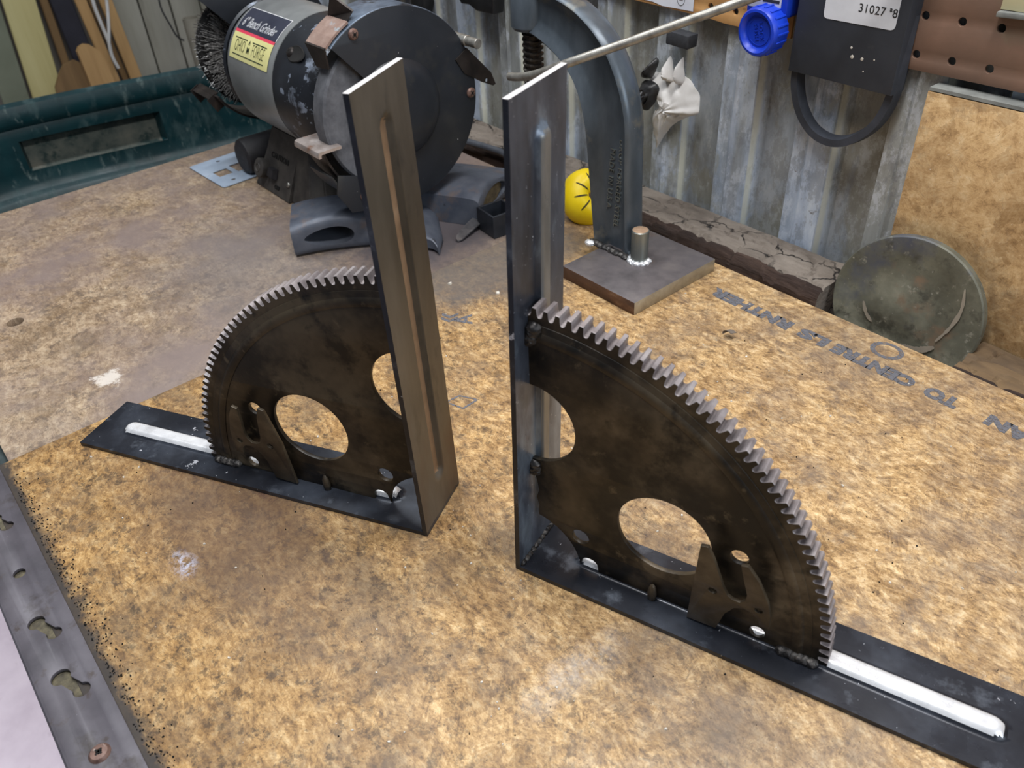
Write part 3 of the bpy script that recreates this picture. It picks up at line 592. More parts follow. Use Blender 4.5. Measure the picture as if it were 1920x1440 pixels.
# paper, magnet, wrapped plastic
b = plate([(-.345, .30), (-.343, .1975), (-.335, .1945), (-.318, .1930), (-.300, .1925), (-.288, .1905), (-.2505, .1910), (-.2485, .30)], [], .0004)
xf(b, Matrix.Translation((0, .0550, 0)) @ Matrix.Rotation(PI/2, 4, 'X')); pp = tag(obj('paper', b, M_PAPER, smooth=0), 'white paper sheet with pen circle pinned up at the top edge', 'paper')
b = BM(); tube(b, [(-.2655+.0045*math.cos(a), .0547, .2000+.0060*math.sin(a)) for a in [2*PI*i/24 for i in range(24)]], .00022, 6, True)
for k in range(3): tube(b, [(-.268, .0547, .2015-.0014*k), (-.2630, .0547, .2015-.0014*k)], .00018, 5)
obj('pen_circle', b, M_INK, pp)
b = BM(); box(b, (-.2590, .052, .1665), (.0270, .014, .0125), (0, R(2), 0), bev=.0012); rough_up(b, .0006, 220, 1)
tag(obj('magnet_block', b, M_FOAM), 'small charcoal block stuck on the corrugated wall', 'block')
bg = thing('plastic_wrap', 'crumpled white plastic wrap stuck to the corrugated wall with black tape', 'plastic bag', (0, 0, 0))
def crumple(pts, yc, amp, seed, n=22):
    o_ = spline([(x, 0, z) for x, z in pts], 6, True); cx = sum(p.x for p in o_)/len(o_); cz = sum(p.z for p in o_)/len(o_); b = BM(); rings = []
    for k in range(9):
        s_ = k/8; rings.append([b.verts.new((cx+(p.x-cx)*s_, yc-.012*(1-s_**2)+amp*noise.noise(Vector((p.x*90*s_+seed, k*.5, p.z*90*s_)))+amp*.5*noise.noise(Vector((math.atan2(p.z-cz, p.x-cx)*3, seed, s_))), cz+(p.z-cz)*s_)) for p in o_])
    m = len(o_)
    for a_, b_ in zip(rings, rings[1:]):
        for i in range(m): b.faces.new((a_[i], a_[(i+1) % m], b_[(i+1) % m], b_[i]))
    bmesh.ops.remove_doubles(b, verts=b.verts[:], dist=1e-5)
    r_ = bmesh.ops.extrude_face_region(b, geom=b.faces[:]); bmesh.ops.translate(b, vec=(0, .0006, 0), verts=[v for v in r_['geom'] if isinstance(v, bmesh.types.BMVert)])
    return b
obj('plastic_sheet', crumple([(-.2990, .1250), (-.2870, .1290), (-.2700, .1330), (-.2500, .1300), (-.2390, .1215), (-.2330, .1090), (-.2345, .1000), (-.2480, .0930), (-.2640, .0820), (-.2780, .0640), (-.2850, .0520), (-.2880, .0640), (-.2910, .0780), (-.2880, .0900), (-.2830, .0990)], .0550, .0032, 3.3), M_BAG, bg, smooth=50)
obj('plastic_sheet', crumple([(-.2760, .1260), (-.2720, .1480), (-.2640, .1260)], .052, .002, 5.1), M_BAG, bg, smooth=50)
obj('plastic_sheet', crumple([(-.2600, .1260), (-.2560, .1500), (-.2530, .1280)], .052, .002, 6.1), M_BAG, bg, smooth=50)
obj('black_tape', crumple([(-.3030, .1080), (-.2960, .1220), (-.2800, .1210), (-.2790, .1090), (-.2900, .0930), (-.3030, .0950)], .0450, .004, 8.1), M_TAPE, bg, smooth=50)
obj('black_tape', crumple([(-.3020, .1240), (-.2870, .1440), (-.2820, .1410), (-.2900, .1250)], .0480, .002, 2.1), M_TAPE, bg, smooth=50)
cd = thing('card', 'cream card with mustard print pinned on the brown pegboard, top right', 'card', (0, 0, 0))
b = BM(); box(b, (.045, .0555, .285), (.060, .004, .105), bev=.0004); obj('card_sheet', b, M_CREAM, cd)
b = BM(); box(b, (.051, .0532, .291), (.048, .0004, .098)); obj('printed_patch', b, M_MUST, cd, smooth=0)
b = BM(); box(b, (.046, .054, .2312), (.062, .010, .0035), (0, R(-2), 0), bev=.0006); obj('ledge', b, M_GREYEDGE, cd)
# dark things hanging off the top of frame
for i, (pts, lb_) in enumerate((([(-.7800, .40), (-.7820, .1290), (-.7230, .1375), (-.7230, .40)], 'black hanging tool end behind the top of the grinder guard'),
        ([(-.6960, .40), (-.6940, .1350), (-.6850, .1270), (-.6700, .1275), (-.6640, .1400), (-.6640, .40)], 'black rounded tool end hanging right of the grinder guard top'),
        ([(-.6020, .40), (-.6000, .1700), (-.5850, .1530), (-.5700, .1540), (-.5550, .1490), (-.5250, .1500), (-.5230, .1600), (-.5200, .40)], 'black plastic pouch hanging left of the clamp screw'))):
    b = plate(pts, [], .018, .003); xf(b, Matrix.Translation((0, .045, 0)) @ Matrix.Rotation(PI/2, 4, 'X'))
    tag(obj('hanging_tool', b, M_TAPE), lb_, 'tool')

# ------------------------------------------------------------------ forged clamp on plate
cl = thing('welding_stand_clamp', 'grey forged clamp frame welded upright onto a square steel plate', 'clamp', (0, 0, 0))
PZ = .0127
b = BM(); box(b, (-.1795, -.0825, PZ/2), (.0900, .1070, PZ), bev=.0006)
b.faces.ensure_lookup_table(); b.normal_update()
for f in b.faces:
    n_ = f.normal
    if n_.x > .6: f.material_index = 1  # bright edge colour paints the light falling on this side
    elif n_.y < -.6: f.material_index = 2  # rust colour, kept dark to paint this side's shade
obj('base_plate', b, [M_PLATE, M_PEDGE, M_RUSTSHADE], cl, smooth=30)
YC = -.0720
# centre line (x,z) and half width of the I-section spine
CLN = [(-.2160, .0120, .0235), (-.2185, .0400, .0245), (-.2215, .0750, .0255), (-.2240, .1080, .0270), (-.2270, .1340, .0285), (-.2360, .1590, .0285), (-.2500, .1790, .0280), (-.2700, .1935, .0265), (-.2900, .2015, .0245), (-.3100, .2065, .0225), (-.3280, .2090, .0215)]
cs = spline([Vector(p) for p in CLN], 7)
b = BM(); sec = []
def isec(hw):   # cross-section: (across, y) of a web with two rounded flanges
    T, W_ = .0115, .0042; f_ = .0075; s_ = []
    for k in range(7): a = -PI/2+PI*k/6; s_.append((hw-f_/2+f_/2*math.cos(a)*1.0, T*math.sin(a)))
    s_ += [(hw-f_, T*.80), (hw-f_*1.7, W_*1.25), (hw-f_*2.1, W_)]
    s_ += [(-(hw-f_*2.1), W_), (-(hw-f_*1.7), W_*1.25), (-(hw-f_), T*.80)]
    for k in range(7): a = PI/2+PI*k/6; s_.append((-(hw-f_/2)+f_/2*math.cos(a), T*math.sin(a)))
    s_ += [(-(hw-f_), -T*.80), (-(hw-f_*1.7), -W_*1.25), (-(hw-f_*2.1), -W_), (hw-f_*2.1, -W_), (hw-f_*1.7, -W_*1.25), (hw-f_, -T*.80)]
    return s_
for i, p in enumerate(cs):
    d = Vector((cs[min(i+1, len(cs)-1)].x-cs[max(i-1, 0)].x, cs[min(i+1, len(cs)-1)].y-cs[max(i-1, 0)].y)).normalized(); n_ = Vector((d.y, -d.x))
    sec.append([b.verts.new((p.x+n_.x*a_, YC+yy, p.y+n_.y*a_)) for a_, yy in isec(p.z)])
for a_, c_ in zip(sec, sec[1:]):
    m = len(a_)
    for k in range(m): b.faces.new((a_[k], a_[(k+1) % m], c_[(k+1) % m], c_[k]))
b.faces.new(sec[0]); b.faces.new(sec[-1][::-1])
obj('frame', b, M_CLAMP, cl, smooth=45)
SX, SY = -.3300, YC
b = BM(); lathe(b, [(0, 0), (.0150, 0), (.0175, .003), (.0175, .060), (.0150, .064), (0, .064)], (SX-.003, SY, .1890), (SX-.003, SY, 1), 40); obj('screw_boss', b, M_CLAMP, cl)
b = BM(); n = 16; turns = 30; pit = .0052; pr = []
sg = 24
rings = []
zz0 = .062
for i in range(int((.33-zz0)/pit*8)):
    z = zz0+i*pit/8; ring = []
    for k in range(sg):
        ph = (i/8+k/sg) % 1.0; rr = .0098 if .2 < ph < .62 else .0078
        ring.append(b.verts.new((SX+rr*math.cos(2*PI*k/sg), SY+rr*math.sin(2*PI*k/sg), z)))
    rings.append(ring)
for a_, c_ in zip(rings, rings[1:]):
    for k in range(sg): b.faces.new((a_[k], a_[(k+1) % sg], c_[(k+1) % sg], c_[k]))
b.faces.new(rings[0][::-1]); b.faces.new(rings[-1])
obj('threaded_screw', b, M_THREAD, cl, smooth=40)
b = BM(); cyl(b, (SX, SY, .055), (SX, SY, .063), .0085, .0085, 24, .001); obj('swivel_pad', b, M_THREAD, cl)
b = BM(); box(b, (-.205, -.094, PZ+.001), (.022, .014, .004), bev=.001); b.free()
def blob(bm, c, s, seed, sub=3, amp=.25):
    q = BM(); bmesh.ops.create_icosphere(q, subdivisions=sub, radius=1)
    for v in q.verts: v.co *= 1+amp*noise.noise(v.co*2.1+Vector((seed, seed, 0)))
    xf(q, Matrix.Translation(c) @ Matrix.Diagonal((s[0], s[1], s[2], 1))); add(bm, q)
b = BM()
for k in range(9): blob(b, (-.2370+k*.0054, -.0850+.0008*math.sin(k*2), PZ+.0008), (.0048, .0040, .0028), k)
obj('weld_bead', b, M_WELD, cl)
b = BM(); blob(b, (-.2365, -.0895, PZ+.0012), (.0050, .0040, .0030), 3.3); obj('weld_bead', b, M_BRIGHT, cl, label='bright weld spot')
STX, STY = -.1815, -.0800
b = BM(); cyl(b, (STX, STY, PZ), (STX, STY, .0440), .0080, .0080, 32, .0006); st = obj('stud', b, M_STUD, cl)
b = BM(); lathe(b, [(0, .0442), (.0068, .0442), (.0074, .0438), (0, .0436)], (STX, STY, 0), (STX, STY, 1), 32); obj('stud_end', b, M_STUDTOP, st, label='rusty sawn end')
b = BM()
for k in range(9): a = R(150+k*30); blob(b, (STX+.0085*math.cos(a), STY+.0085*math.sin(a), PZ+.0008), (.0034, .0030, .0026), k+.4)
obj('weld_bead', b, M_BRIGHT, st, label='bright weld around the stud')
for txt, xx, zc in (('DROP FORGED STEEL', -.2130, .0760), ('MADE IN U.S.A.', -.2230, .0780)):
    tb = text_bm(txt, .0080, .0012, 1.12); xf(tb, frame((xx, YC-.0046, zc), (-.06, 0, -1), (1, 0, -.06))); obj('forged_lettering', tb, M_STUD, cl, smooth=0)  # brighter metal colour paints the lit edges of the letters

# steel rod leaning down from the wall
rd = thing('steel_rod', 'long grey round steel rod slanting across in front of the clamp', 'rod', (0, 0, 0))
ROD = True

# ------------------------------------------------------------------ bench grinder
GX, GY, GZ = -.405, -.177, .125
gr = thing('bench_grinder', 'black and grey bench grinder with wire wheel at one end', 'grinder', (0, 0, 0))
A = lambda x, r=0, a=0: Vector((x, GY+r*math.cos(a), GZ+r*math.sin(a)))   # a measured from +y (wall side) up
def xl(bm, prof, seg=64, a0=0, a1=2*PI, mi=0, cap=False):
    """lathe around the grinder axis: prof (r, x)"""
    n = seg if abs(a1-a0-2*PI) < 1e-6 else seg+1; full = n == seg; rings = []
    for r_, x in prof: rings.append([bm.verts.new(A(x, r_, a0+(a1-a0)*i/seg)) for i in range(n)])
    for p_, q_ in zip(rings, rings[1:]):
        for i in range(n if full else n-1):
            f = bm.faces.new((p_[i], p_[(i+1) % n], q_[(i+1) % n], q_[i])); f.material_index = mi
    if not full and cap:
        for k in (0, -1): bm.faces.new([q_[k] for q_ in rings])
    bmesh.ops.remove_doubles(bm, verts=bm.verts[:], dist=1e-6)
RM = .0690
b = BM(); xl(b, [(0, -.648), (.045, -.648), (.058, -.645), (.066, -.638), (RM, -.630), (RM, -.5290)]); xl(b, [(RM, -.5290), (0, -.5290)]); obj('motor_shell', b, M_MOTOR, gr, smooth=40, label='grey motor shell')
b = BM(); xl(b, [(0, -.530), (RM-.0018, -.530), (RM-.0018, -.5280), (RM, -.5275), (RM-.0002, -.488), (RM-.004, -.474), (.060, -.464), (.048, -.458), (0, -.458)]); bell = obj('end_bell', b, M_BELL, gr, smooth=40, label='black chipped motor end bell')
b = BM(); xl(b, [(RM-.006, -.649), (RM-.004, -.652), (.050, -.653), (.046, -.668), (.030, -.672), (.0, -.672)]); obj('rear_end_bell', b, M_BELL, gr, smooth=40)
# recessed screw on end bell
aS = R(180-12+360)
cS = A(-.4965, RM, R(138)); nS = (A(-.4965, RM, R(138))-A(-.4965, 0)).normalized()
b = BM(); lathe(b, [(0, -.0003), (.0082, -.0001), (.0092, .0009), (.0100, .0005)], (0, 0, 0), (0, 0, 1), 32)
for v in b.verts: v.co.x *= 1.0+.9*max(0, v.co.x/.009)*.5; v.co.x *= 1.25; v.co.y *= .85
Mh = frame(cS, (1, 0, 0), Vector((1, 0, 0)).cross(nS)*-1); xf(b, frame(cS, (1, 0, 0), nS.cross(Vector((1, 0, 0)))))
for v in b.verts:      # hug the cylinder
    d = Vector((0, v.co.y-GY, v.co.z-GZ)); h = (v.co-cS).dot(nS); tx = d.normalized()*(RM+.0004+(.0006 if h > .0006 else 0)); v.co.y = GY+tx.y; v.co.z = GZ+tx.z
obj('screw_recess', b, M_HOLLOW, bell, smooth=40)  # dark patch paints the shade of the screw cavity
screw_head(cS+nS*.0002+Vector((-.0085, 0, 0)), .0050, bell, M_BRACKET, nS)
# shaft
b = BM(); xl(b, [(0, -.745), (.008, -.745), (.008, -.40), (0, -.40)], 24); obj('shaft', b, M_BRACKET, gr)
# nameplate wrapped on the shell
def wrap(x0, x1, a0, a1, lift, m, name, parent, n=16):
    b = BM(); g = [[b.verts.new(A(x0+(x1-x0)*j, RM+lift, a0+(a1-a0)*i/n)) for j in (0, 1)] for i in range(n+1)]
    for i in range(n): b.faces.new((g[i][0], g[i][1], g[i+1][1], g[i+1][0]))
    return obj(name, b, m, parent)
LX0, LX1 = -.6260, -.5390
aT, aM1, aM0, aB = R(113), R(135.6), R(138.2), R(160.3)      # angles from +y over the top towards the camera
npl = wrap(LX0-.0008, LX1+.0008, aT-.012, aM1, .0003, M_LBLTXT, 'nameplate', gr)
npl['label'] = 'stick-on nameplate, dark band over pale yellow'
wrap(LX0, LX1, aT, aM1, .0005, M_LBLNAVY, 'dark_band', npl)
wrap(LX0, LX1, aM1, aM0, .0005, M_LBLRED, 'red_line', npl)
wrap(LX0, LX1, aM0, aB, .0005, M_LBLYEL, 'yellow_band', npl)
def wrap_text(txt, size, xc, ac, m, lift=.0008, spacing=1.0, sx=1.0, shear=0, bold=0, name='lettering'):
    tb = text_bm(txt, size, .0001, spacing, shear, bold); bmesh.ops.triangulate(tb, faces=tb.faces[:])
    for v in tb.verts:
        x, y = v.co.x*sx, v.co.y; v.co = A(xc+x, RM+lift, ac-y/RM)
    return obj(name, tb, m, npl, smooth=0)
wrap_text('6" Bench Grinder', .0145, -.584, R(128.0), M_LBLTXT, sx=.70, shear=.25, bold=.0003)
wrap_text('OHIO', .0175, -.6050, R(149.2), M_LBLGRN, sx=.50, bold=-.0003)
wrap_text('FORGE', .0175, -.5640, R(149.2), M_LBLGRN, sx=.50, bold=-.0003)
wrap(-.6190, -.592, R(142.2), R(143), .0008, M_LBLGRN, 'lettering_rule', npl, 4); wrap(-.580, -.5485, R(142.2), R(143), .0008, M_LBLGRN, 'lettering_rule', npl, 4)
wrap(-.6190, -.5485, R(156.0), R(156.8), .0008, M_LBLGRN, 'lettering_rule', npl, 4)
tb = text_bm('M', .012, .0001, 1, 0, .0002)
for q_ in range(0): pass
tb.free(); wrap_text('M', .0085, -.5860, R(150.5), M_LBLGRN, sx=.9, bold=.0003, name='emblem'); wrap_text('^', .0110, -.5860, R(145.5), M_LBLGRN, sx=1, name='emblem')
# right wheel: stone, inner guard drum, outer cover with cut-out
RG = .0913
AC0, AC1 = R(-100), R(131)        # cover spans from low wall side over the top to the cut towards the camera
gd = BM()
# cover plate: disc sector plus central boss
def cover_outline(x, r=RG, n=72):
    pts = []
    for i in range(n+1): a = AC0+(AC1-AC0)*i/n; pts.append((r*math.cos(a), r*math.sin(a)))
    return pts
ol = cover_outline(0)
ol += [(-.026, .030), (-.028, .004), (-.026, -.024), (-.020, -.056)]
ol = [(p[0], p[1]) for p in ol]
cvb = plate(ol, [], .0016, .0004); xf(cvb, frame((GX, GY, GZ), (0, 1, 0), (0, 0, 1)))
gdo = obj('wheel_guard', cvb, M_GUARD, gr, label='black round wheel guard cover')
b = BM(); n = 72; g = []
for i in range(n+1):
    a = AC0+(AC1-AC0)*i/n; g.append([b.verts.new(A(x, r_, a)) for r_, x in ((RG-.0015, GX+.0008), (RG+.0006, GX-.0006), (RG+.0010, GX-.004), (RG+.0006, GX-.040), (RG-.0012, GX-.040), (RG-.0012, GX-.0005))])
for p_, q_ in zip(g, g[1:]):
    for k in range(6): b.faces.new((p_[k], p_[(k+1) % 6], q_[(k+1) % 6], q_[k]))
b.faces.new(g[0]); b.faces.new(g[-1][::-1]); obj('guard_rim', b, M_GUARDRIM, gdo, smooth=45, label='worn blue-grey rim')
b = BM(); xl(b, [(.047, GX+.0004), (.0445, GX+.0030), (.039, GX+.0080), (.031, GX+.0110), (.018, GX+.0125), (0, GX+.0128)], 48); obj('guard_dome', b, M_GUARD, gdo, smooth=60)
for a in (R(115.7), R(-3)): screw_head(A(GX+.0012, RG-.0065, a), .0050, gdo, M_SCREW, (1, 0, 0))
b = BM(); xl(b, [(0, GX-.008), (.0740, GX-.008), (.0760, GX-.010), (.0760, GX-.027), (.0745, GX-.029), (0, GX-.029)], 96); obj('grinding_wheel', b, M_STONE, gr, smooth=40)
b = BM(); xl(b, [(.0700, GX-.0095), (.0752, GX-.0093), (.0768, GX-.0118), (.0768, GX-.0160)], 96); xl(b, [(.0700, GX-.0095), (.0745, GX-.0100), (.0762, GX-.0122), (.0762, GX-.0160)], 96); b.free()
b = BM(); xl(b, [(0, GX-.0420), (.062, GX-.0420), (.064, GX-.0405), (0, GX-.0400)], 64); obj('guard_backplate', b, M_BELL, gr, smooth=40)
# spark deflector box at the cut
def hexa(bm, P8, mi=0):
    v = [bm.verts.new(p) for p in P8]
    for q_ in ((0, 1, 2, 3), (4, 7, 6, 5), (0, 4, 5, 1), (1, 5, 6, 2), (2, 6, 7, 3), (3, 7, 4, 0)): bm.faces.new([v[k] for k in q_]).material_index = mi
def polar(x, r_, deg): return A(x, r_, R(deg))
b = BM(); th = .0016
for (r0, d0, r1, d1, m_) in ((RG+.0015, 149, RG+.0015, 118, 0),):
    pts0 = [(polar(GX-.002, RG+.0020, d), polar(GX-.036, RG+.0020, d)) for d in (132.5, 126, 120, 114)]
    pts1 = [(polar(GX-.002, RG+.0040, d), polar(GX-.036, RG+.0040, d)) for d in (132.5, 126, 120, 114)]
    for i in range(3): hexa(b, [pts0[i][0], pts0[i][1], pts0[i+1][1], pts0[i+1][0], pts1[i][0], pts1[i][1], pts1[i+1][1], pts1[i+1][0]])
obj('spark_guard', b, M_RUSTBOX, gr, smooth=20, label='rusty spark guard strip')
b = BM(); p = [polar(GX-.002, RG+.004, 132.5), polar(GX-.036, RG+.004, 132.5), polar(GX-.024, RG-.010, 141), polar(GX-.004, RG-.010, 140)]
q = [v_+Vector((0, -.0016, -.0008)) for v_ in p]; hexa(b, p+q); obj('spark_guard_lip', b, M_BRACKET, gr, smooth=20)
b = BM(); p = [polar(GX-.036, RG+.002, 115), polar(GX-.006, RG+.002, 114), polar(GX-.006, RG+.006, 108), polar(GX-.022, RG+.022, 111)]
q = [v_+Vector((0, .0016, .0008)) for v_ in p]; hexa(b, p+q); obj('spark_guard_tab', b, M_BRACKET, gr, smooth=20)
# eye-shield stud and arm at the wall side of the guard
b = BM(); cyl(b, (-.430, -.094, .171), (-.400, -.094, .171), .0052, None, 20, .0005); cyl(b, (-.401, -.094, .171), (-.395, -.094, .171), .0042, None, 20, .0004); cyl(b, (-.396, -.094, .171), (-.384, -.094, .171), .0046, None, 20, .0004)
obj('shield_bolt', b, M_ROD, gr)
pl = [(-.0935, .1640), (-.0655, .1340), (-.0605, .1215), (-.0640, .1206), (-.078, .1275), (-.0990, .1410), (-.108, .156)]
b = plate([(p[0]+.09, p[1]-.14) for p in pl], [circle(.0183, -.0122, .0019, 14)], .0018, .0002)
xf(b, frame((-.404, -.09, .14), (0, 1, 0), (0, 0, 1))); obj('shield_arm', b, M_BRACKET, gr, smooth=20)
# right tool rest: bright bent top on dark curved bracket

def rest(xa, xb, yf, yb, z, name, m, lip=.006):
    b = BM(); th = .0028
    pr = [(yb, z), (yf+.003, z), (yf+.001, z-.0008), (yf, z-.003), (yf, z-lip), (yf+th, z-lip), (yf+th, z-th-.001), (yf+th+.001, z-th), (yb, z-th)]
    va = [b.verts.new((xa, y, z_)) for y, z_ in pr]; vb = [b.verts.new((xb, y, z_)) for y, z_ in pr]
    for i in range(len(pr)): j = (i+1) % len(pr); b.faces.new((va[i], va[j], vb[j], vb[i]))
    b.faces.new(va); b.faces.new(vb[::-1]); return obj(name, b, m, gr, smooth=30)
rest(-.4515, -.4050, -.2685, -.2440, .1100, 'tool_rest', M_BRIGHTREST)
def arcstrip(x0, x1, r_, a0, a1, th, m, name, n=24, taper=0):
    b = BM(); g = []
    for i in range(n+1):
        t_ = i/n; a = R(a0+(a1-a0)*t_); xm = (x0+x1)/2; hx = (x1-x0)/2*(1-taper*t_)
        g.append([b.verts.new(A(x, rr, a)) for x, rr in ((xm-hx, r_), (xm+hx, r_), (xm+hx, r_+th), (xm-hx, r_+th))])
    for p_, q_ in zip(g, g[1:]):
        for k in range(4): b.faces.new((p_[k], p_[(k+1) % 4], q_[(k+1) % 4], q_[k]))
    b.faces.new(g[0]); b.faces.new(g[-1][::-1]); return obj(name, b, m, gr, smooth=40)
arcstrip(-.448, -.412, .0840, 192, 222, .0020, M_BRACKET, 'rest_arm')
b = plate([(-.020, .020), (.004, .012), (.012, -.004), (.008, -.024), (-.012, -.020), (-.024, .002)], [], .0018, .0002); xf(b, frame((-.400, -.236, .066), (0, 1, 0), (0, 0, 1))); obj('lower_guard_plate', b, M_GUARD, gr, smooth=30)
arcstrip(-.442, -.400, .0925, 205, 262, .0018, M_GUARD, 'lower_guard_rim')
screw_head((-.3985, -.232, .058), .005, gr, M_SCREW, (1, 0, 0))
# wire wheel end
WX, WR = -.722, .0690
b = BM(); xl(b, [(0, WX+.012), (.026, WX+.012), (.030, WX+.009), (.030, WX-.009), (.026, WX-.012), (0, WX-.012)], 40); ww = obj('wire_wheel', b, M_BRACKET, gr, label='crimped steel wire wheel')
b = BM(); xl(b, [(.028, WX+.006), (WR-.006, WX+.009), (WR-.004, WX), (WR-.006, WX-.009), (.028, WX-.006)], 64); obj('wire_core', b, M_HOLLOW, ww)
b = BM(); rnd = random.Random(3)
for k in range(4200):
    a = rnd.uniform(0, 2*PI); x = WX+rnd.uniform(-.011, .011); r0 = rnd.uniform(.034, .056); r1 = min(WR+rnd.uniform(-.006, .0015), r0+rnd.uniform(.008, .016)); t_ = .00042
    side = 1 if rnd.random() < .5 else -1
    if r0 < .050: x = WX+side*(.0065+(r0-.03)*.12+rnd.uniform(0, .0025))
    j1 = rnd.uniform(-.05, .05); j2 = rnd.uniform(-.0025, .0025); p0 = A(x, r0, a); p1 = A(x+j2, (r0+r1)/2, a+j1); p2 = A(x+j2*.3, r1, a+j1*.2)
    e = Vector((t_, 0, 0)); f_ = Vector((0, -math.sin(a), math.cos(a)))*t_
    R3 = [[b.verts.new(p+e), b.verts.new(p-e*.5+f_), b.verts.new(p-e*.5-f_)] for p in (p0, p1, p2)]
    for u_, v_ in ((0, 1), (1, 2)):
        for q_ in range(3): b.faces.new((R3[u_][q_], R3[u_][(q_+1) % 3], R3[v_][(q_+1) % 3], R3[v_][q_]))
    b.faces.new(R3[2])
o = obj('bristles', b, M_WIRE, ww, smooth=0); o['kind'] = 'stuff'
# left guard: inner plate and rim over the wire wheel
ol2 = [(RG*math.cos(R(-20+(131+20)*i/50)), RG*math.sin(R(-20+(131+20)*i/50))) for i in range(51)]+[(-.030, .036), (-.012, .012), (.012, -.004)]
b = plate(ol2, [], .0016, .0003); xf(b, frame((-.6900, GY, GZ), (0, 1, 0), (0, 0, 1))); lg = obj('wheel_guard', b, M_GUARD, gr, label='black guard over the wire wheel')
b = BM(); g = []
for i in range(49):
    a = R(-20+(131+20)*i/48); g.append([b.verts.new(A(x, r_, a)) for x, r_ in ((-.6895, RG), (-.6895, RG+.0016), (-.736, RG+.0016), (-.736, RG))])
for p_, q_ in zip(g, g[1:]):
    for k in range(4): b.faces.new((p_[k], p_[(k+1) % 4], q_[(k+1) % 4], q_[k]))
b.faces.new(g[0]); b.faces.new(g[-1][::-1]); obj('guard_rim', b, M_GUARD, lg, smooth=45)
arcstrip(-.752, -.690, .0735, 208, 262, .0022, M_BRACKET, 'lower_rest_shell')
b = BM()
for (x_, h_) in ((-.752, .018), (-.7025, .018)): box(b, (x_, GY-.066, GZ-.044), (.0016, .012, h_), (R(28), 0, 0))
box(b, (-.7275, GY-.0665, GZ-.0365), (.050, .0130, .0016), (R(25), 0, 0)); obj('rest_pocket', b, M_BRACKET, gr, smooth=0)
b = BM(); xl(b, [(0, -.664), (.046, -.664), (.050, -.667), (.050, -.674), (.044, -.678), (0, -.678)], 48); obj('motor_flange', b, M_MOTOR, gr, smooth=40)
# base casting, switch box, capacitor housing
def prism(name, quad_lo, quad_hi, m, bev=.0015, parent=gr):
    b = BM(); lo = [b.verts.new(p) for p in quad_lo]; hi = [b.verts.new(p) for p in quad_hi]; n = len(lo)
    for i in range(n): b.faces.new((lo[i], lo[(i+1) % n], hi[(i+1) % n], hi[i]))
    b.faces.new(lo[::-1]); b.faces.new(hi); bmesh.ops.recalc_face_normals(b, faces=b.faces[:])
    if bev: bmesh.ops.bevel(b, geom=b.edges[:], offset=bev, segments=2, affect='EDGES')
    return obj(name, b, m, parent, smooth=30)
ZB = -.0036
prism('base_casting', [(-.650, -.236, ZB), (-.525, -.236, ZB), (-.510, -.222, ZB), (-.510, -.110, ZB), (-.650, -.110, ZB)],
      [(-.626, -.214, .066), (-.540, -.214, .066), (-.532, -.206, .066), (-.532, -.140, .066), (-.626, -.140, .066)], M_CAST)
sb = prism('switch_plate', [(-.6500, -.2400, ZB), (-.5670, -.2400, ZB), (-.5670, -.234, ZB), (-.6500, -.234, ZB)],
      [(-.6330, -.2210, .0430), (-.5620, -.2210, .0430), (-.5620, -.214, .0430), (-.6330, -.214, .0430)], M_CAST, .0010)
fn = Vector((0, -.9265, .3763)).normalized(); fu = Vector((0, .3763, .9265)); fo = lambda x, z: Vector((x, -.2400+.019*(z-ZB)/.0466, z))+fn*.0004
b = BM(); lathe(b, [(0, .0100), (.0095, .0100), (.0112, .0090), (.0115, .0040), (.0105, 0), (0, 0)], fo(-.6300, .0180), fo(-.6300, .0180)+fn, 36); kb = obj('switch_knob', b, M_CAST, sb)
b = BM(); lathe(b, [(.0040, .0100), (.0046, .0108), (.0052, .0100)], fo(-.6300, .0180), fo(-.6300, .0180)+fn, 24); obj('raised_ring', b, M_CAST, sb)
prism('switch_rocker', [fo(-.6150, .012), fo(-.6000, .012), fo(-.6000, .024), fo(-.6150, .024)], [p+fn*.006 for p in (fo(-.6150, .013), fo(-.6020, .013), fo(-.6020, .023), fo(-.6150, .023))], M_RUBBER, .0006, sb)
for txt, x_, z_, sz in (('CAUTION', -.6000, .0360, .0085), ('OFF', -.5980, .0050, .0065)):
    tb = text_bm(txt, sz, .0008, 1.1, 0, .0002); xf(tb, frame(fo(x_, z_), (1, 0, 0), fu)); obj('cast_lettering', tb, M_HOLLOW, sb, smooth=0)
screw_head(fo(-.5730, .0150)+fn*.0004, .0030, sb, M_ROD, fn)
b = BM(); lathe(b, [(0, 0), (.0170, .0), (.0205, .0025), (.0215, .006), (.0215, .110), (.019, .114), (0, .114)], (-.6820, -.2380, .0180), (-.6820, -.12, .0180), 40); obj('capacitor_housing', b, M_RUBBER, gr, label='black rounded cylinder beside the base')
b = BM(); tube(b, spline([(-.600, -.112, .012), (-.612, -.080, .006), (-.600, -.040, .0045), (-.575, -.012, .0055), (-.5445, -.0045, .0070), (-.510, -.001, .0085), (-.4787, .0010, .0090), (-.450, -.0030, .0080), (-.434, -.0055, -.004), (-.430, -.0055, -.012)], 8), .0042, 14)
obj('power_cord', b, M_CORD, gr)

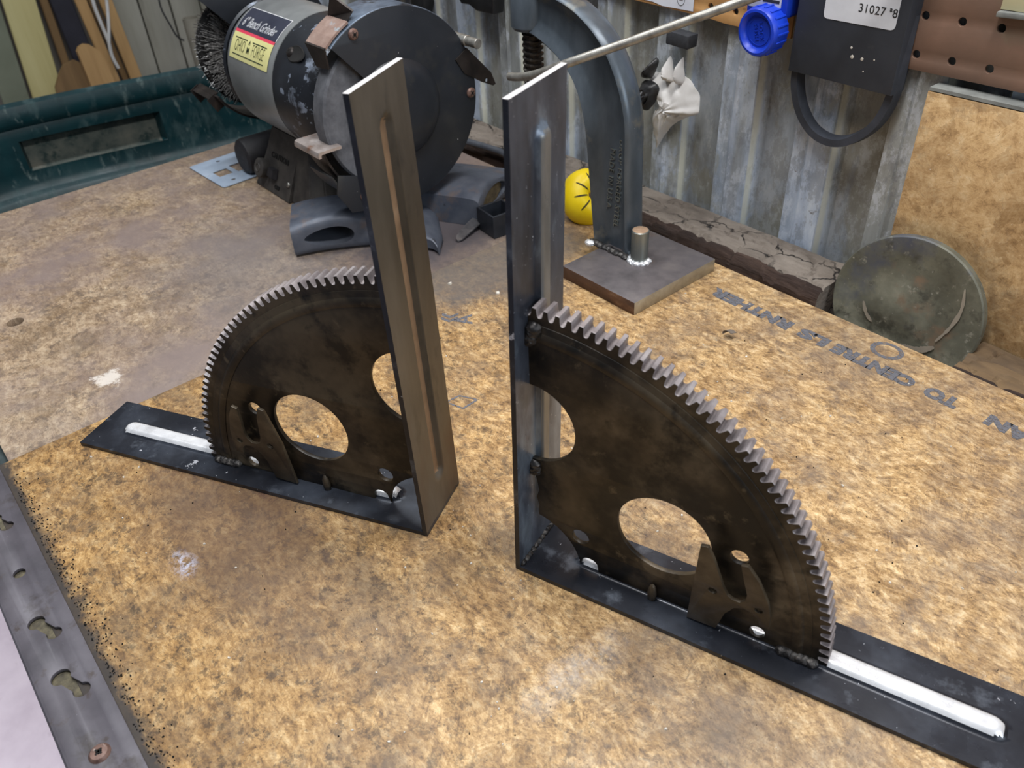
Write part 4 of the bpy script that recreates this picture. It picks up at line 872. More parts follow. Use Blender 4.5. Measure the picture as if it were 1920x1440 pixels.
# ------------------------------------------------------------------ gear brackets
def grid_plate(L_, W_, th, bead, s, side, lean=(0, 0), vertical=False):
    """flat bar, u across width (0..W_), v along length (0..L_), inner face at +th. bead=(v0,v1,uc,half,h)"""
    nu, nv = 56, 150; b = BM(); F = []
    v0, v1, uc, hw, h = bead
    for face in (0, 1):
        G_ = []
        for i in range(nu+1):
            row = []
            for j in range(nv+1):
                u = W_*i/nu; v = L_*j/nv
                vv = min(max(v, v0+hw), v1-hw); d = math.hypot(u-uc, v-vv); t_ = max(0, 1-(d/hw)**2); disp = h*min(1, 1.35*t_)
                wob = .00012*noise.noise(Vector((u*60, v*30, face*5)))
                off = (th if face else 0)+disp+wob
                if face == 0 and disp > 0: off = disp
                P_ = Vector((off, s*u, v)) if vertical else Vector((v, s*u, off))
                if vertical: P_.x += lean[0]*v; P_.y += s*lean[1]*v
                row.append(b.verts.new(P_))
            G_.append(row)
        F.append(G_)
    for k, G_ in enumerate(F):
        for i in range(nu):
            for j in range(nv):
                u = W_*(i+.5)/nu; v = L_*(j+.5)/nv; vv = min(max(v, v0+hw), v1-hw); d = math.hypot(u-uc, v-vv)
                f = b.faces.new((G_[i][j], G_[i+1][j], G_[i+1][j+1], G_[i][j+1])); f.material_index = 1 if d < hw*(.80 if not vertical else .66) else 0
    A_, B_ = F
    for i in range(nu):
        b.faces.new((A_[i][0], A_[i+1][0], B_[i+1][0], B_[i][0])); f = b.faces.new((A_[i][nv], B_[i][nv], B_[i+1][nv], A_[i+1][nv])); f.material_index = 2
    for j in range(nv):
        for i in (0, nu):
            f = b.faces.new((A_[i][j], A_[i][j+1], B_[i][j+1], B_[i][j])); f.material_index = 3
    return b
def bracket(label, corner, phi, s, lean, gf, Bl, mats_leg, lw=.0498):
    t_ = thing('gear_bracket', label, 'bracket', (corner[0], corner[1], .0004), phi, 'pair of welded gear brackets on the bench')
    H = .2805; TH = .0030
    b = grid_plate(Bl, lw, TH, (.030, .262, .0245, .0070, .0036), s, 0); obj('foot_bar', b, [M_BLACKSTEEL, M_BRIGHT, M_CUTEDGE if s < 0 else M_BLACKSTEEL, M_BLACKSTEEL], t_, smooth=40)  # near-white rib colour stands in for light reflected off the rib
    b = grid_plate(H-TH, lw, TH, (.025, .2595, .0265, .0060, .0034), s, 0, lean, True); xf(b, Matrix.Translation((0, 0, TH)))
    obj('upright_bar', b, mats_leg, t_, smooth=40)
    # web (quarter of a flexplate) : local x along foot, z up -> plate() in XY then rotate
    RW = .1690; zc = TH; n = 60; ol = []
    a0 = math.asin(zc/RW); a1 = math.acos(.0045/RW)
    for i in range(n+1): a = a0+(a1-a0)*i/n; ol.append((RW*math.cos(a), RW*math.sin(a)))
    # down the upright with the half hole, then the crank bore arc at the corner
    hc, hr = (.005, .1040), .0262
    ol += [(.0045, .150), (.0045, hc[1]+hr)]
    for i in range(1, 18): a = PI/2-PI*i/18; ol.append((hc[0]+hr*math.cos(a), hc[1]+hr*math.sin(a)))
    ol += [(.0045, hc[1]-hr), (.0050, .068), (.0070, .060), (.0078, .054), (.0060, .048), (.0075, .0420), (.0068, .0362)]
    for i in range(0, 15): a = R(78-(78-8)*i/14); ol.append((.0345*math.cos(a), .0345*math.sin(a)))
    ol += [(.0340, zc)]
    for i in range(0, 9): a = PI-PI*i/8; ol.append((.0405+.0052*math.cos(a), zc+.0048+.0052*math.sin(a)*.9))
    ol += [(.0460, zc)]
    holes = [circle(.0837, .0545, .0268, 48), circle(.0343, .0282, .0054, 24), circle(.1405, .0095, .0042, 20), circle(.1245, .0612, .0048, 24)]
    b = plate(ol, holes, .0028, .0003)
    # pressed relief: dish ring just inside the rim and a soft swage
    bmesh.ops.triangulate(b, faces=b.faces[:])
    ow = s*(gf-.0095)
    xf(b, Matrix(((1, 0, 0, 0), (0, 0, s, ow), (0, 1, 0, 0), (0, 0, 0, 1))))
    web = obj('gear_web', b, M_WEB, t_, smooth=30)
    # rolled flange between web and ring
    b = BM(); rg = []
    for i in range(n+1):
        a = a0+(a1-a0)*i/n
        rg.append([b.verts.new((r_*math.cos(a), s*y_, max(r_*math.sin(a), .002))) for r_, y_ in ((.1590, gf-.0112), (.1625, gf-.0120), (.1650, gf-.0108), (.1662, gf-.0085), (.1690, gf-.0082), (.1690, gf-.0020), (.1660, gf-.0020), (.1600, gf-.0080))])
    for p_, q_ in zip(rg, rg[1:]):
        for k in range(8): b.faces.new((p_[k], p_[(k+1) % 8], q_[(k+1) % 8], q_[k]))
    b.faces.new(rg[0]); b.faces.new(rg[-1][::-1]); obj('pressed_flange', b, M_WEB, web, smooth=50)
    # toothed ring
    ring = None; NT_ = 42; da = (R(88.3)-R(1.0))/NT_; wd0, wd1 = gf-.0105, gf
    b = BM(); pts = []
    for k in range(NT_+1):
        ac = R(1.0)+da*k
        for fa, r_ in ((0, .1730), (.07, .1733), (.13, .1742), (.17, .1754), (.23, .1776), (.26, .1780), (.56, .1780), (.59, .1776), (.65, .1754), (.69, .1742), (.75, .1733), (.85, .1730), (.93, .1729)):
            if k == NT_ and fa > 0: break
            pts.append((ac+fa*da, r_))
    inn = .1665; o0 = []
    for a, r_ in pts: o0.append([b.verts.new((rr*math.cos(a), s*y_, max(rr*math.sin(a), TH*.7))) for rr, y_ in ((inn, wd0), (r_-.0002, wd0), (r_, wd0+.0003), (r_, wd1-.0003), (r_-.0002, wd1), (inn, wd1))])
    for p_, q_ in zip(o0, o0[1:]):
        for k in range(6):
            f = b.faces.new((p_[k], p_[(k+1) % 6], q_[(k+1) % 6], q_[k])); f.material_index = 1 if k in (0, 5) else 0  # dark web colour paints the shade on the ring's front face
    b.faces.new(o0[0]); b.faces.new(o0[-1][::-1]); obj('toothed_ring', b, [M_TOOTH, M_WEB], t_, smooth=28)
    # bent fork plate standing off the web
    fk = [(.1030, .0042), (.1048, .040), (.1072, .0725), (.1112, .0735), (.1150, .0640), (.1205, .0430), (.1232, .0370), (.1262, .0352), (.1300, .0352), (.1322, .0380), (.1330, .0440), (.1305, .0560), (.1282, .0690), (.1318, .0705), (.1380, .0600), (.1440, .0440), (.1462, .0330), (.1466, .0225), (.1415, .0217), (.1405, .0268), (.1370, .0305), (.1322, .0312), (.1275, .0285), (.1230, .0200), (.1196, .0052)]
    b = plate(fk, [circle(.1152, .0362, .0024, 16), circle(.1398, .0348, .0022, 16)], .0022, .0003)
    bmesh.ops.triangulate(b, faces=b.faces[:])
    for v in b.verts:  # the prongs curl away from the web
        v.co.z += .0065*max(0, min(1, (v.co.y-.020)/.050))**1.5
    oy = gf-.0150
    xf(b, Matrix(((1, 0, 0, 0), (0, 0, -s, s*oy), (0, 1, 0, 0), (0, 0, 0, 1)))); obj('fork_plate', b, M_FORK, web, smooth=30)
    # swage dents beside the prongs (raised lips)
    b = BM(); blob(b, (.0810, s*(gf-.0130), .0080), (.0026, .0022, .0080), 2.2, 3, .15); obj('pressed_dimple', b, M_WEB, web)
    # welds
    b = BM()
    for k in range(4): blob(b, (.0060+.0010*k, s*(gf-.0110), .1590+.0025*k), (.0042, .0036, .0034), k+.2)
    obj('weld_bead', b, M_WELD, t_)
    b = BM()
    for k in range(3): blob(b, (.0058, s*(gf-.0105), .0690+.0025*k), (.0040, .0036, .0030), k+5.2)
    obj('weld_bead', b, M_WELD, t_)
    b = BM()
    for k in range(6): blob(b, (.1550+.0030*k, s*(gf-.0115), .0042), (.0036, .0034, .0030), k+9.2)
    obj('weld_bead', b, M_WELD, t_)
    b = BM()
    for k in range(12): blob(b, (.0034, s*(.0035+.0038*k), .0036), (.0020, .0026, .0020), k+1.9, 2)
    obj('corner_weld', b, M_WELD, t_)
    return t_
br = bracket('right gear bracket, gear quarter facing right, bluish-black upright bar', (.0059, -.3887), .3322, 1, (.0147, .0324), .0290, .300, [M_LEGIN, M_RIBGREY, M_CUTEDGE, M_BLACKSTEEL])
bl_ = bracket('left gear bracket, gear quarter facing left, brownish upright bar with tan rib', (-.0512, -.4135), 3.6502, -1, (-.0084, -.023), .0276, .2840, [M_LEGOUT, M_RUSTGROOVE, M_CUTEDGE, M_BLACKSTEEL])

# ------------------------------------------------------------------ rod, stamps, scuffs
b = BM(); P0 = [(-.2960, -.1290, .1672), (-.2790, -.1292, .1705), (-.2560, -.1295, .1782), (-.2240, -.1270, .1920), (-.1840, -.0950, .2095), (-.1275, -.0500, .2350)]
dv = (Vector(P0[5])-Vector(P0[3])); P0 += [tuple(Vector(P0[5])+dv*1.02)]
sp = spline(P0[:5], 6)[:-1]+[Vector(P0[4]), Vector(P0[5]), Vector(P0[6])]
tube(b, sp, .0035, 20); o = obj('rod', b, M_ROD, rd)
d0 = (sp[0]-sp[1]).normalized(); b = BM(); lathe(b, [(0, .0002), (.0033, .0002), (.0035, -.0008)], sp[0], sp[0]+d0, 20); obj('sawn_end', b, M_RODEND, rd, label='dark sawn rod end')
for txt, xa, xb in (('RNTHER', -.1146, -.0325), ('LS', -.0241, .0021), ('CENTRE', .0073, .0754), ('TO', .0837, .1089), ('SPAN', .1293, .1780)):
    tb = text_bm(txt, .0165, .00012, 1.0, 0, .0012); xs = [v.co.x for v in tb.verts]; k = (xb-xa)/(max(xs)-min(xs)); cx = (max(xs)+min(xs))/2
    for v in tb.verts: v.co.x = (v.co.x-cx)*k
    xf(tb, Matrix.Translation(((xa+xb)/2, -.0560, .00015)) @ Matrix.Rotation(PI, 4, 'Z')); obj('stamped_lettering', tb, M_STAMP, fb, smooth=0)
def ringmark(pts, w_):
    n = len(pts); b = BM(); a_ = [Vector((p[0], p[1], .0002)) for p in pts]; c_ = sum(a_, Vector())/n
    o_ = [b.verts.new(p) for p in a_]; i_ = [b.verts.new(c_+(p-c_)*(1-w_)) for p in a_]
    for k in range(n): b.faces.new((o_[k], o_[(k+1) % n], i_[(k+1) % n], i_[k]))
    return b
obj('stamped_mark', ringmark(circle(.0390, -.0318, .0130, 24, .0112), .30), M_STAMP, fb, smooth=0)
obj('stamped_mark', ringmark([(-.1530, -.3260), (-.1360, -.3200), (-.1370, -.3040), (-.1520, -.3120)], .22), M_STAMP, fb, smooth=0)
for txt, x_, y_, sz, rz in (('S', -.2640, -.2640, .026, 2.6), ('«', -.2460, -.2540, .030, 2.4), ('A', -.2330, -.2450, .022, 2.5)):
    tb = text_bm(txt, sz, .00012, 1, 0, .0005); xf(tb, Matrix.Translation((x_, y_, .00015)) @ Matrix.Rotation(rz, 4, 'Z')); obj('stamped_lettering', tb, M_STAMP, fb, smooth=0)
# scuffs on the disc, given as (x, z) on its face
def scuff(pts, w_):
    sp_ = spline([(x, 0, z) for x, z in pts], 8); b = BM(); n = len(sp_); g = []
    for i, p in enumerate(sp_):
        d = (sp_[min(i+1, n-1)]-sp_[max(i-1, 0)]).normalized(); n_ = Vector((d.z, 0, -d.x)); hw = w_*math.sin(PI*(i+.3)/(n-.4))**.5*(1+.5*noise.noise(Vector((i*.7, w_*900, 0))))
        row = []
        for sg in (-1, 1):
            q_ = p+n_*hw*sg; y = c0.y+.0052*1.0-(0); q_.y = 0
            # put onto the face plane
            hgt = .0056; q2 = Vector((q_.x, 0, q_.z)); k_ = (c0+nrm*hgt); q2.y = k_.y-((q_.x-k_.x)*nrm.x+(q_.z-k_.z)*nrm.z)/nrm.y; row.append(b.verts.new(q2))
        g.append(row)
    for a_, c_ in zip(g, g[1:]): b.faces.new((a_[0], a_[1], c_[1], c_[0]))
    return b
obj('scuff', scuff([(x_+.011, z_) for x_, z_ in ((.0490, .0400), (.0520, .0230), (.0490, .0060), (.0420, -.0100))], .0016), M_DISCSCUFF, dt, smooth=0)
obj('scuff', scuff([(x_+.011, z_) for x_, z_ in ((.0430, -.0150), (.0330, -.0220), (.0230, -.0250), (.0160, -.0240))], .0030), M_DISCSCUFF, dt, smooth=0)
obj('scuff', scuff([(x_+.011, z_) for x_, z_ in ((-.0240, .0000), (-.0190, -.0090), (-.0120, -.0150))], .0018), M_DISCSCUFF, dt, smooth=0)

# ------------------------------------------------------------------ axe heads
def axe(root, o_, xdir, L_, w0, w1, th0, eyem, mats, lift=0, thb=.004, ef=.24, er=.165):
    """poll at x=0, bit at x=L_; y runs across (eye opens on the y<0 face), lying on its cheek on z=0"""
    b = BM(); N = 30; rings = []; K = 20
    for i in range(N+1):
        t_ = i/N; x = L_*t_
        ylo = -w0/2-(w1-w0)/2*max(0, (t_-.45)/.55)**1.8*1.05+.004*math.sin(PI*min(1, t_/.6)); yhi = w0/2+(w1-w0)/2*max(0, (t_-.35)/.65)**1.6-.003*math.sin(PI*min(1, t_/.6))
        th = th0*(.90+.16*math.sin(PI*min(1, t_/.55))) if t_ < .42 else th0*(.90+.16*math.sin(PI*.42/.55))*max(0, 1-(t_-.42)/.58)**.62+thb*((t_-.42)/.58)
        row = []
        for k in range(K):
            a = 2*PI*(k+.5)/K; c_, s_ = math.cos(a), math.sin(a); e_ = .32
            yy = (ylo+yhi)/2+(yhi-ylo)/2*math.copysign(abs(c_)**e_, c_); zz = th/2+th/2*math.copysign(abs(s_)**e_, s_)
            bow = .010*(yy/(w1/2))**2*(-1)*max(0, (t_-.9)/.1)
            row.append(b.verts.new((x+bow, yy, zz+.0003*noise.noise(Vector((x*90, yy*90, zz*90))))))
        rings.append(row)
    for p_, q_ in zip(rings, rings[1:]):
        for k in range(K): b.faces.new((p_[k], p_[(k+1) % K], q_[(k+1) % K], q_[k]))
    b.faces.new(rings[0][::-1]); b.faces.new(rings[-1])
    for f in b.faces:
        c_ = f.calc_center_median()
        if c_.x < .0012: f.material_index = 1
    body = obj('head', b, mats, root, smooth=35)
    # cut the eye through the head
    cb = BM(); ring1, ring2 = [], []
    ex, rx, rz_ = L_*ef, L_*er, th0*.27
    for k in range(40):
        a = 2*PI*k/40; x = ex+rx*math.cos(a)+0; z = th0*.50+rz_*math.sin(a)*(1-.25*math.cos(a)*-1)
        ring1.append(cb.verts.new((x, -w0, z))); ring2.append(cb.verts.new((ex+(x-ex)*.96, w0, th0*.5+(z-th0*.5)*.9)))
    for k in range(40): cb.faces.new((ring1[k], ring1[(k+1) % 40], ring2[(k+1) % 40], ring2[k]))
    cb.faces.new(ring1[::-1]); cb.faces.new(ring2); bmesh.ops.recalc_face_normals(cb, faces=cb.faces[:])
    cm = bpy.data.meshes.new('cut'); cb.to_mesh(cm); cb.free(); cm.materials.append(M_HOLLOW); co = bpy.data.objects.new('cut', cm); COL.objects.link(co); co.parent = root
    md = body.modifiers.new('eye', 'BOOLEAN'); md.operation = 'DIFFERENCE'; md.object = co; md.solver = 'EXACT'
    dg = bpy.context.evaluated_depsgraph_get(); dg.update(); nm = bpy.data.meshes.new_from_object(body.evaluated_get(dg)); body.modifiers.clear(); body.data = nm; finish(nm, 35)
    bpy.data.objects.remove(co)
    if eyem:
        b = BM(); ring = []
        cyl(b, (0, 0, 0), (0, 1, 0), 1, seg=32)
        xf(b, Matrix.Translation((ex, -w0/2+.0045, th0*.5)) @ Matrix.Diagonal((rx*.93, w0*.7, rz_*.95, 1))); rough_up(b, .0006, 150)
        obj('handle_stub', b, eyem, root, smooth=40, label='broken wooden handle stub in the eye')
    root.location = o_; root.rotation_euler = (0, 0, math.atan2(xdir[1], xdir[0]))
a1 = thing('axe_head', 'blue-black axe head lying in front of the grinder with an empty eye', 'axe head')
axe(a1, (-.475, -.279, -.0038), (.075, .130), .152, .066, .130, .036, None, [M_AXE, M_AXERUST])
a2 = thing('axe_head', 'grey axe head half under the grinder guard with wood left in its eye', 'axe head')
axe(a2, (-.398, -.139, -.0038), (-.060, .114), .120, .074, .104, .034, M_EYEWOOD, [M_AXE, M_AXE], thb=.008, ef=.36, er=.23)
# square tube end cap, thin blade
M4 = Matrix.Translation((-.3480, -.1120, -.0040)) @ Matrix.Rotation(R(-6), 4, 'Z')
b = plate([(-.0155, -.0155), (.0155, -.0155), (.0155, .0155), (-.0155, .0155)], [[(-.0132, -.0132), (.0132, -.0132), (.0132, .0132), (-.0132, .0132)]], .024, .0004); xf(b, Matrix.Translation((0, 0, .0125)))
box(b, (0, 0, .004), (.0264, .0264, .002)); xf(b, M4); tag(obj('square_tube_cap', b, M_CAPBLK, smooth=20), 'open black square tube cap beside the axe heads', 'tube cap')
b = BM(); g = []
for i in range(17):
    t_ = i/16; x = -.3560-.0200*t_; y = -.160+.062*t_; hw = .0060*(1-.5*(1-t_)**3)*(1 if i else .3); z = -.0015+.0040*t_+.003*math.sin(PI*t_)
    g.append([b.verts.new((x-hw, y-.3*hw, z+.002)), b.verts.new((x+hw, y+.3*hw, z)), b.verts.new((x+hw, y+.3*hw, z-.0012)), b.verts.new((x-hw, y-.3*hw, z+.0008))])
for p_, q_ in zip(g, g[1:]):
    for k in range(4): b.faces.new((p_[k], p_[(k+1) % 4], q_[(k+1) % 4], q_[k]))
b.faces.new(g[0]); b.faces.new(g[-1][::-1]); tag(obj('metal_scrap', b, M_BLADE, smooth=40), 'thin curved steel piece between the axe head and the tube cap', 'scrap')

# yellow slotted plastic thing
yt = thing('slotted_cap', 'yellow plastic slotted cap lying behind the clamp', 'plastic cap', (-.2960, -.0330, .0225))
b = BM(); rings = []
nx_, ny_ = 56, 28
for i in range(nx_):
    u = 2*PI*i/nx_; row = []
    for j in range(ny_):
        v = 2*PI*j/ny_; rr = .0130; rM = .0165+.0010*math.cos(u)
        row.append(b.verts.new(((rM+rr*math.cos(v))*math.cos(u), (rM+rr*math.cos(v))*math.sin(u), rr*1.25*math.sin(v)-.003*math.cos(v))))
    rings.append(row)
for i in range(nx_):
    for j in range(ny_): b.faces.new((rings[i][j], rings[(i+1) % nx_][j], rings[(i+1) % nx_][(j+1) % ny_], rings[i][(j+1) % ny_]))
TY = Vector((.80, -.22, .56)).to_track_quat('Z', 'Y').to_matrix().to_4x4(); xf(b, TY); yb_ = obj('cap_body', b, M_YELLOW, yt, smooth=80)
for k in range(9):
    u = 2*PI*k/9+.25; b = BM(); g = []
    for q_ in range(9):
        v = R(62+(128-62)*q_/8); rr = .01315; rM = .0165+.0010*math.cos(u); w_ = .0009*math.sin(PI*(q_+.5)/9)**.4
        cpt = Vector(((rM+rr*math.cos(v))*math.cos(u), (rM+rr*math.cos(v))*math.sin(u), rr*1.25*math.sin(v)-.003*math.cos(v))); tn = Vector((-math.sin(u), math.cos(u), 0))
        g.append([b.verts.new(cpt+tn*w_), b.verts.new(cpt-tn*w_)])
    for p_, q_ in zip(g, g[1:]): b.faces.new((p_[0], p_[1], q_[1], q_[0]))
    xf(b, TY); obj('slot', b, M_DARKSLOT, yb_, smooth=0)

# pale steel cover plate on the left board
cvp = []
def rr_(x0, y0, x1, y1, r_=.004):
    o_ = []
    for cx, cy, a0 in ((x1-r_, y0+r_, -90), (x1-r_, y1-r_, 0), (x0+r_, y1-r_, 90), (x0+r_, y0+r_, 180)):
        for k in range(5): a = R(a0+90*k/4); o_.append((cx+r_*math.cos(a), cy+r_*math.sin(a)))
    return o_
b = plate(rr_(0, 0, .092, .112), [rr_(.040, .012, .060, .030, .001), rr_(.036, .036, .062, .058, .001), rr_(.034, .064, .066, .100, .001), circle(.012, .034, .0026, 16), circle(.079, .020, .0028, 16), circle(.010, .080, .0026, 16), circle(.079, .094, .0026, 16)], .0012, .0002)
xf(b, Matrix.Translation((-.7560, -.2800, -.0028)) @ Matrix.Rotation(R(3), 4, 'Z'))
tag(obj('cover_plate', b, M_COVER, smooth=20), 'pale blue steel cover plate with square cut-outs lying left of the grinder', 'metal plate')

# ------------------------------------------------------------------ green tub beyond the bench
tub = thing('green_tub', 'large dark green plastic tub with a dusty recessed pocket beyond the bench', 'tub', (0, 0, 0))
TC = Vector((-1.125, -.215)); ta = R(-11)
def tubpt(th, off, z, pocket=True):
    e_ = 2/3.4; c_, s_ = math.cos(th), math.sin(th)
    x = (.26+off)*math.copysign(abs(c_)**e_, c_); y = (.40+off)*math.copysign(abs(s_)**e_, s_)
    if pocket and x < -.18 and -.200 < y < .040 and -.176 < z < -.122: x -= .022
    return Vector((TC.x+x*math.cos(ta)-y*math.sin(ta), TC.y+x*math.sin(ta)+y*math.cos(ta), z))
ths = [2*PI*i/200 for i in range(200) if not (PI-1.1 < 2*PI*i/200 < PI+1.1)]+[PI-1.1+2.2*i/260 for i in range(261)]
ths = sorted(set(ths))
prf = [(.030, -.130), (.032, -.075), (.026, -.062), (.012, -.057), (.002, -.062), (-.001, -.072), (-.003, -.088), (.0, -.096), (.004, -.100)]
prf += [(.002, z) for z in (-.108, -.116, -.1215, -.1225, -.130, -.140, -.150, -.160, -.170, -.1755, -.1765, -.184)]
prf += [(-.001, -.198), (-.003, -.206), (-.009, -.211), (-.017, -.214), (-.022, -.219), (-.026, -.240), (-.040, -.300), (-.050, -.36), (-.30, -.36)]
b = BM(); rings = []
for off, z in prf:
    rings.append([b.verts.new(tubpt(th, off if off > -.29 else -.27, z)) for th in ths])
n = len(ths)
for p_, q_ in zip(rings, rings[1:]):
    for k in range(n): b.faces.new((p_[k], p_[(k+1) % n], q_[(k+1) % n], q_[k]))
b.faces.new(rings[-1])
for f in b.faces:
    c_ = f.calc_center_median(); d = Vector((c_.x-TC.x, c_.y-TC.y)); lx = d.x*math.cos(-ta)-d.y*math.sin(-ta); ly = d.x*math.sin(-ta)+d.y*math.cos(-ta)
    if lx < -.265 and -.198 < ly < .038 and -.1765 < c_.z < -.1222: f.material_index = 1
obj('tub_shell', b, [M_TUB, M_TUBDUST], tub, smooth=40)
b = BM(); box(b, (TC.x, TC.y, -.63), (.36, .56, .54), (0, 0, ta), bev=.02); obj('tub_base', b, M_TUB, tub)

# ------------------------------------------------------------------ things against the far left wall, by position on that wall
def PX(px, py, x0):
    d = _f+_r*((px-960)/FPX)-_u*((py-720)/FPX); t_ = (x0-CAM[0])/d.x; return Vector((x0, CAM[1]+d.y*t_, CAM[2]+d.z*t_))
def board(a, c_, wpx, x0, m, label, th=.035, name='lumber_board', cat='board', zt=.5, top=None):
    th = .012
    """upright board whose left edge runs through picture points a and c"""
    A_ = PX(a[0], a[1], x0); C_ = PX(c_[0], c_[1], x0); B_ = PX(a[0]+wpx, a[1]+wpx*.18, x0); w_ = (B_-A_).dot(Vector((0, 1, 0)))
    d = (A_-C_).normalized(); lo = C_+d*((-.88-C_.z)/d.z); hi = C_+d*((zt-C_.z)/d.z)
    if top: hi = C_+d*((top-C_.z)/d.z)
    bb = BM(); off = Vector((0, w_, 0)); dx = Vector((-th, 0, 0)); hexa(bb, [lo, lo+off, hi+off, hi, lo+dx, lo+off+dx, hi+off+dx, hi+dx]); bmesh.ops.recalc_face_normals(bb, faces=bb.faces[:]); bmesh.ops.bevel(bb, geom=bb.edges[:], offset=.002, segments=1, affect='EDGES')
    return tag(obj(name, bb, m, smooth=20), label, cat)
board((-60, 0), (5, 190), 62, -1.900, M_SAGE, 'grey-green panel at the far left edge', .01, 'wall_panel', 'panel')
board((3, 0), (60, 178), 70, -1.914, M_PINE, 'wide pale pine board leaning on the far left wall', .03)
board((74, 0), (120, 130), 18, -1.956, M_PINE3, 'narrow brown board right of the wide pine board', .02)
board((93, 0), (138, 110), 45, -1.942, M_DARKCL, 'dark navy strip between the brown board and the stud', .02, 'dark_strip', 'strip')
board((140, 0), (185, 105), 24, -1.928, M_PINE2, 'slim pine stud left of the white cord', .03)
board((165, 0), (222, 130), 14, -1.970, M_PINE3, 'dark brown board behind the white cord', .01)
board((186, 0), (238, 130), 26, -1.942, M_PINE2, 'light brown board right of the white cord', .02)
# short block with rounded top, brown block
def roundblock(pxs, x0, m, label, th=.05):
    pts = [PX(px, py, x0) for px, py in pxs]; b = BM(); f0 = [b.verts.new(p) for p in pts]; f1 = [b.verts.new(p+Vector((-th, 0, 0))) for p in pts]; n = len(pts)
    for i in range(n): b.faces.new((f0[i], f0[(i+1) % n], f1[(i+1) % n], f1[i]))
    b.faces.new(f0); b.faces.new(f1[::-1]); bmesh.ops.recalc_face_normals(b, faces=b.faces[:]); return tag(obj('wood_block', b, m, smooth=30), label, 'block')
roundblock([(146, 98), (149, 90), (158, 84), (170, 85), (186, 95), (196, 108), (214, 150), (260, 260), (216, 280), (168, 152)], -1.865, M_PINE2, 'pine block with rounded top standing behind the tub', .016)
roundblock([(112, 140), (120, 122), (140, 113), (152, 118), (175, 170), (200, 260), (130, 260), (105, 165)], -1.884, M_PINE3, 'brown wood block left of the rounded pine block', .012)
b = BM(); tube(b, spline([PX(px, py, -1.900) for px, py in ((168, -30), (176, 8), (190, 45), (204, 80), (210, 105), (222, 128))], 6), .0040, 10)
tube(b, spline([PX(px, py, -1.896) for px, py in ((196, -30), (201, 10), (204, 50), (205, 85), (212, 110), (222, 128))], 6), .0036, 10)
tag(obj('white_cord', b, M_WHITECORD), 'doubled white cord hanging in front of the far left boards', 'cord', kind='stuff' if 0 else None)
b = BM(); tube(b, spline([PX(px, py, -1.94) for px, py in ((295, -20), (302, 15), (318, 45), (332, 68), (345, 76))], 6), .0022, 8)
tag(obj('thin_cord', b, M_INK), 'thin dark cord hanging on the pale siding', 'cord')
tp_ = PX(357, 33, -1.70); b = BM(); lathe(b, [(.0185, -.6), (.0185, 0), (.0160, 0), (.0160, -.12)], tp_, tp_+Vector((0, 0, 1)), 32); b2 = BM(); lathe(b2, [(0, -.12), (.016, -.12)], tp_, tp_+Vector((0, 0, 1)), 32); add(b, b2)
lathe(b, [(0, -.88-tp_.z), (.0185, -.88-tp_.z), (.0185, -.6)], tp_, tp_+Vector((0, 0, 1)), 32)
tag(obj('card_tube', b, M_CARD), 'grey open tube standing behind the wire wheel', 'tube')

# ------------------------------------------------------------------ below the bench at the front left
b = BM(); cyl(b, (-.80, -.6010, -.018), (-.335, -.6010, -.018), .0062, None, 20, .0005); tag(obj('steel_pipe', b, M_PIPE), 'dark steel pipe under the front edge of the left board', 'pipe')
for i, (x, y, z) in enumerate(((-.90, -.74, -.62), (-.72, -.78, -.66), (-1.08, -.70, -.66), (-.86, -.70, -.72))): pass
bk = None
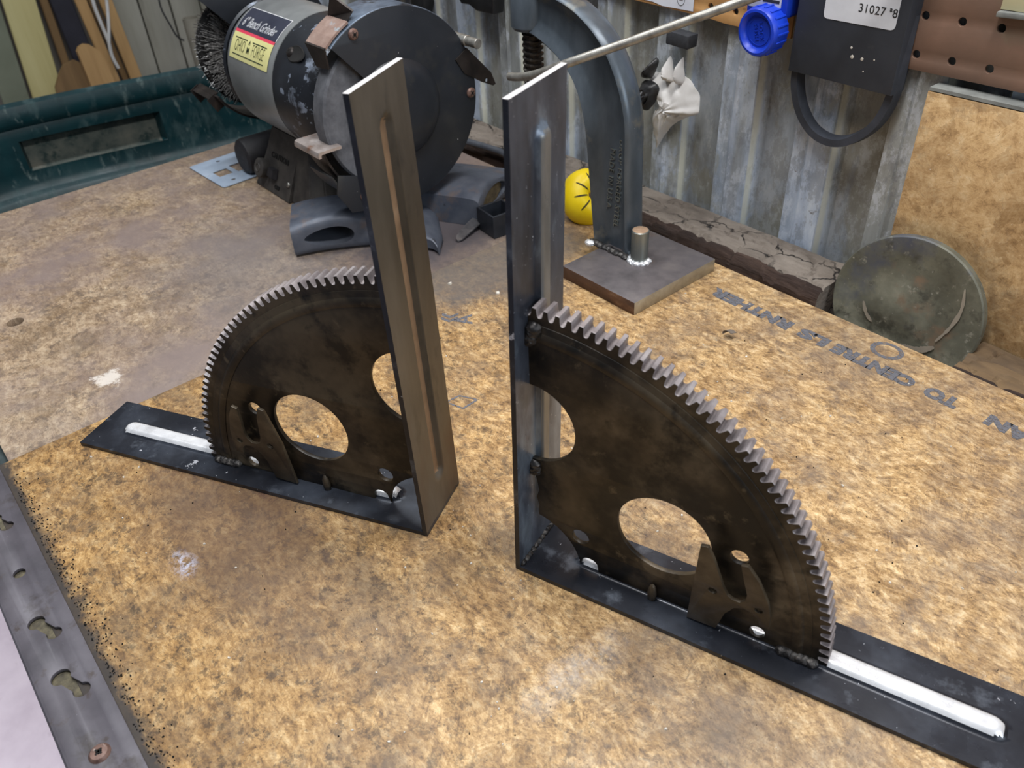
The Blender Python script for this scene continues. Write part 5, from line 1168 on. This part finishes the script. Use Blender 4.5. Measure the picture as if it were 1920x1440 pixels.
# small debris on the bench
def chip(x, y, s_, k, m=M_CHIP, h=.0012):
    b = BM(); q_ = random.Random(k); n = 6; pts = [(s_*q_.uniform(.5, 1.1)*math.cos(2*PI*i/n), s_*q_.uniform(.3, .8)*math.sin(2*PI*i/n)) for i in range(n)]
    a_ = [b.verts.new((px, py, 0)) for px, py in pts]; c_ = [b.verts.new((px*.8, py*.8, h*q_.uniform(.4, 1.4))) for px, py in pts]
    for i in range(n): b.faces.new((a_[i], a_[(i+1) % n], c_[(i+1) % n], c_[i]))
    b.faces.new(a_[::-1]); b.faces.new(c_); xf(b, Matrix.Translation((x, y, .0001)) @ Matrix.Rotation(q_.uniform(0, 6), 4, 'Z')); return b
wc = thing('wood_chip', 'curled wood chip on the bench right of the clamp plate', 'chip', (-.0579, -.1047, 0))
b = BM(); g = []
for i in range(9):
    t_ = i/8; a = R(200-150*t_); g.append([b.verts.new((.0050*math.cos(a)+.0015*k, -.003+.006*k, .0038+.0036*math.sin(a)*(1-.4*k))) for k in (0, 1)])
for p_, q_ in zip(g, g[1:]): b.faces.new((p_[0], p_[1], q_[1], q_[0]))
r_ = bmesh.ops.extrude_face_region(b, geom=b.faces[:]); bmesh.ops.translate(b, vec=(0, 0, .0004), verts=[v for v in r_['geom'] if isinstance(v, bmesh.types.BMVert)])
obj('curl', b, M_BEAM, wc)
rnd = random.Random(11); deb = BM()
for k in range(150):
    x = rnd.uniform(-.30, .24); y = rnd.uniform(-.56, -.03); add(deb, chip(x, y, rnd.uniform(.0005, .0014), k, h=.0006))
o = tag(obj('shavings', deb, M_CHIP, smooth=0), 'pale metal and wood crumbs scattered over the bench boards', 'debris', kind='stuff')
deb = BM()
for k in range(900):
    x = rnd.uniform(-.30, .24); y = -.602+abs(rnd.gauss(0, .006)) if k < 780 else rnd.uniform(-.55, -.05); add(deb, chip(x, y, rnd.uniform(.0003, .0009), k+900, h=.0006))
tag(obj('dark_grit', deb, M_HOLLOW, smooth=0), 'dark grit along the metal edge strip and over the bench', 'debris', kind='stuff')
for k, (x, y, s_) in enumerate(((-.2904, -.2182, .0035), (-.2463, -.1965, .0028), (-.0404, -.3459, .0050))):
    lab_ = ('white fleck between the two upright bars, near the seam', 'white fleck between the upright bars, left of the right one', 'dark clod in front of the right bracket foot')[k]
    tag(obj('paint_fleck' if k < 2 else 'dirt_clod', chip(x, y, s_, k+40, M_CHIP if k < 2 else M_HOLLOW, .0016), M_CHIP if k < 2 else M_DIRT, smooth=0), lab_, 'fleck' if k < 2 else 'clod')
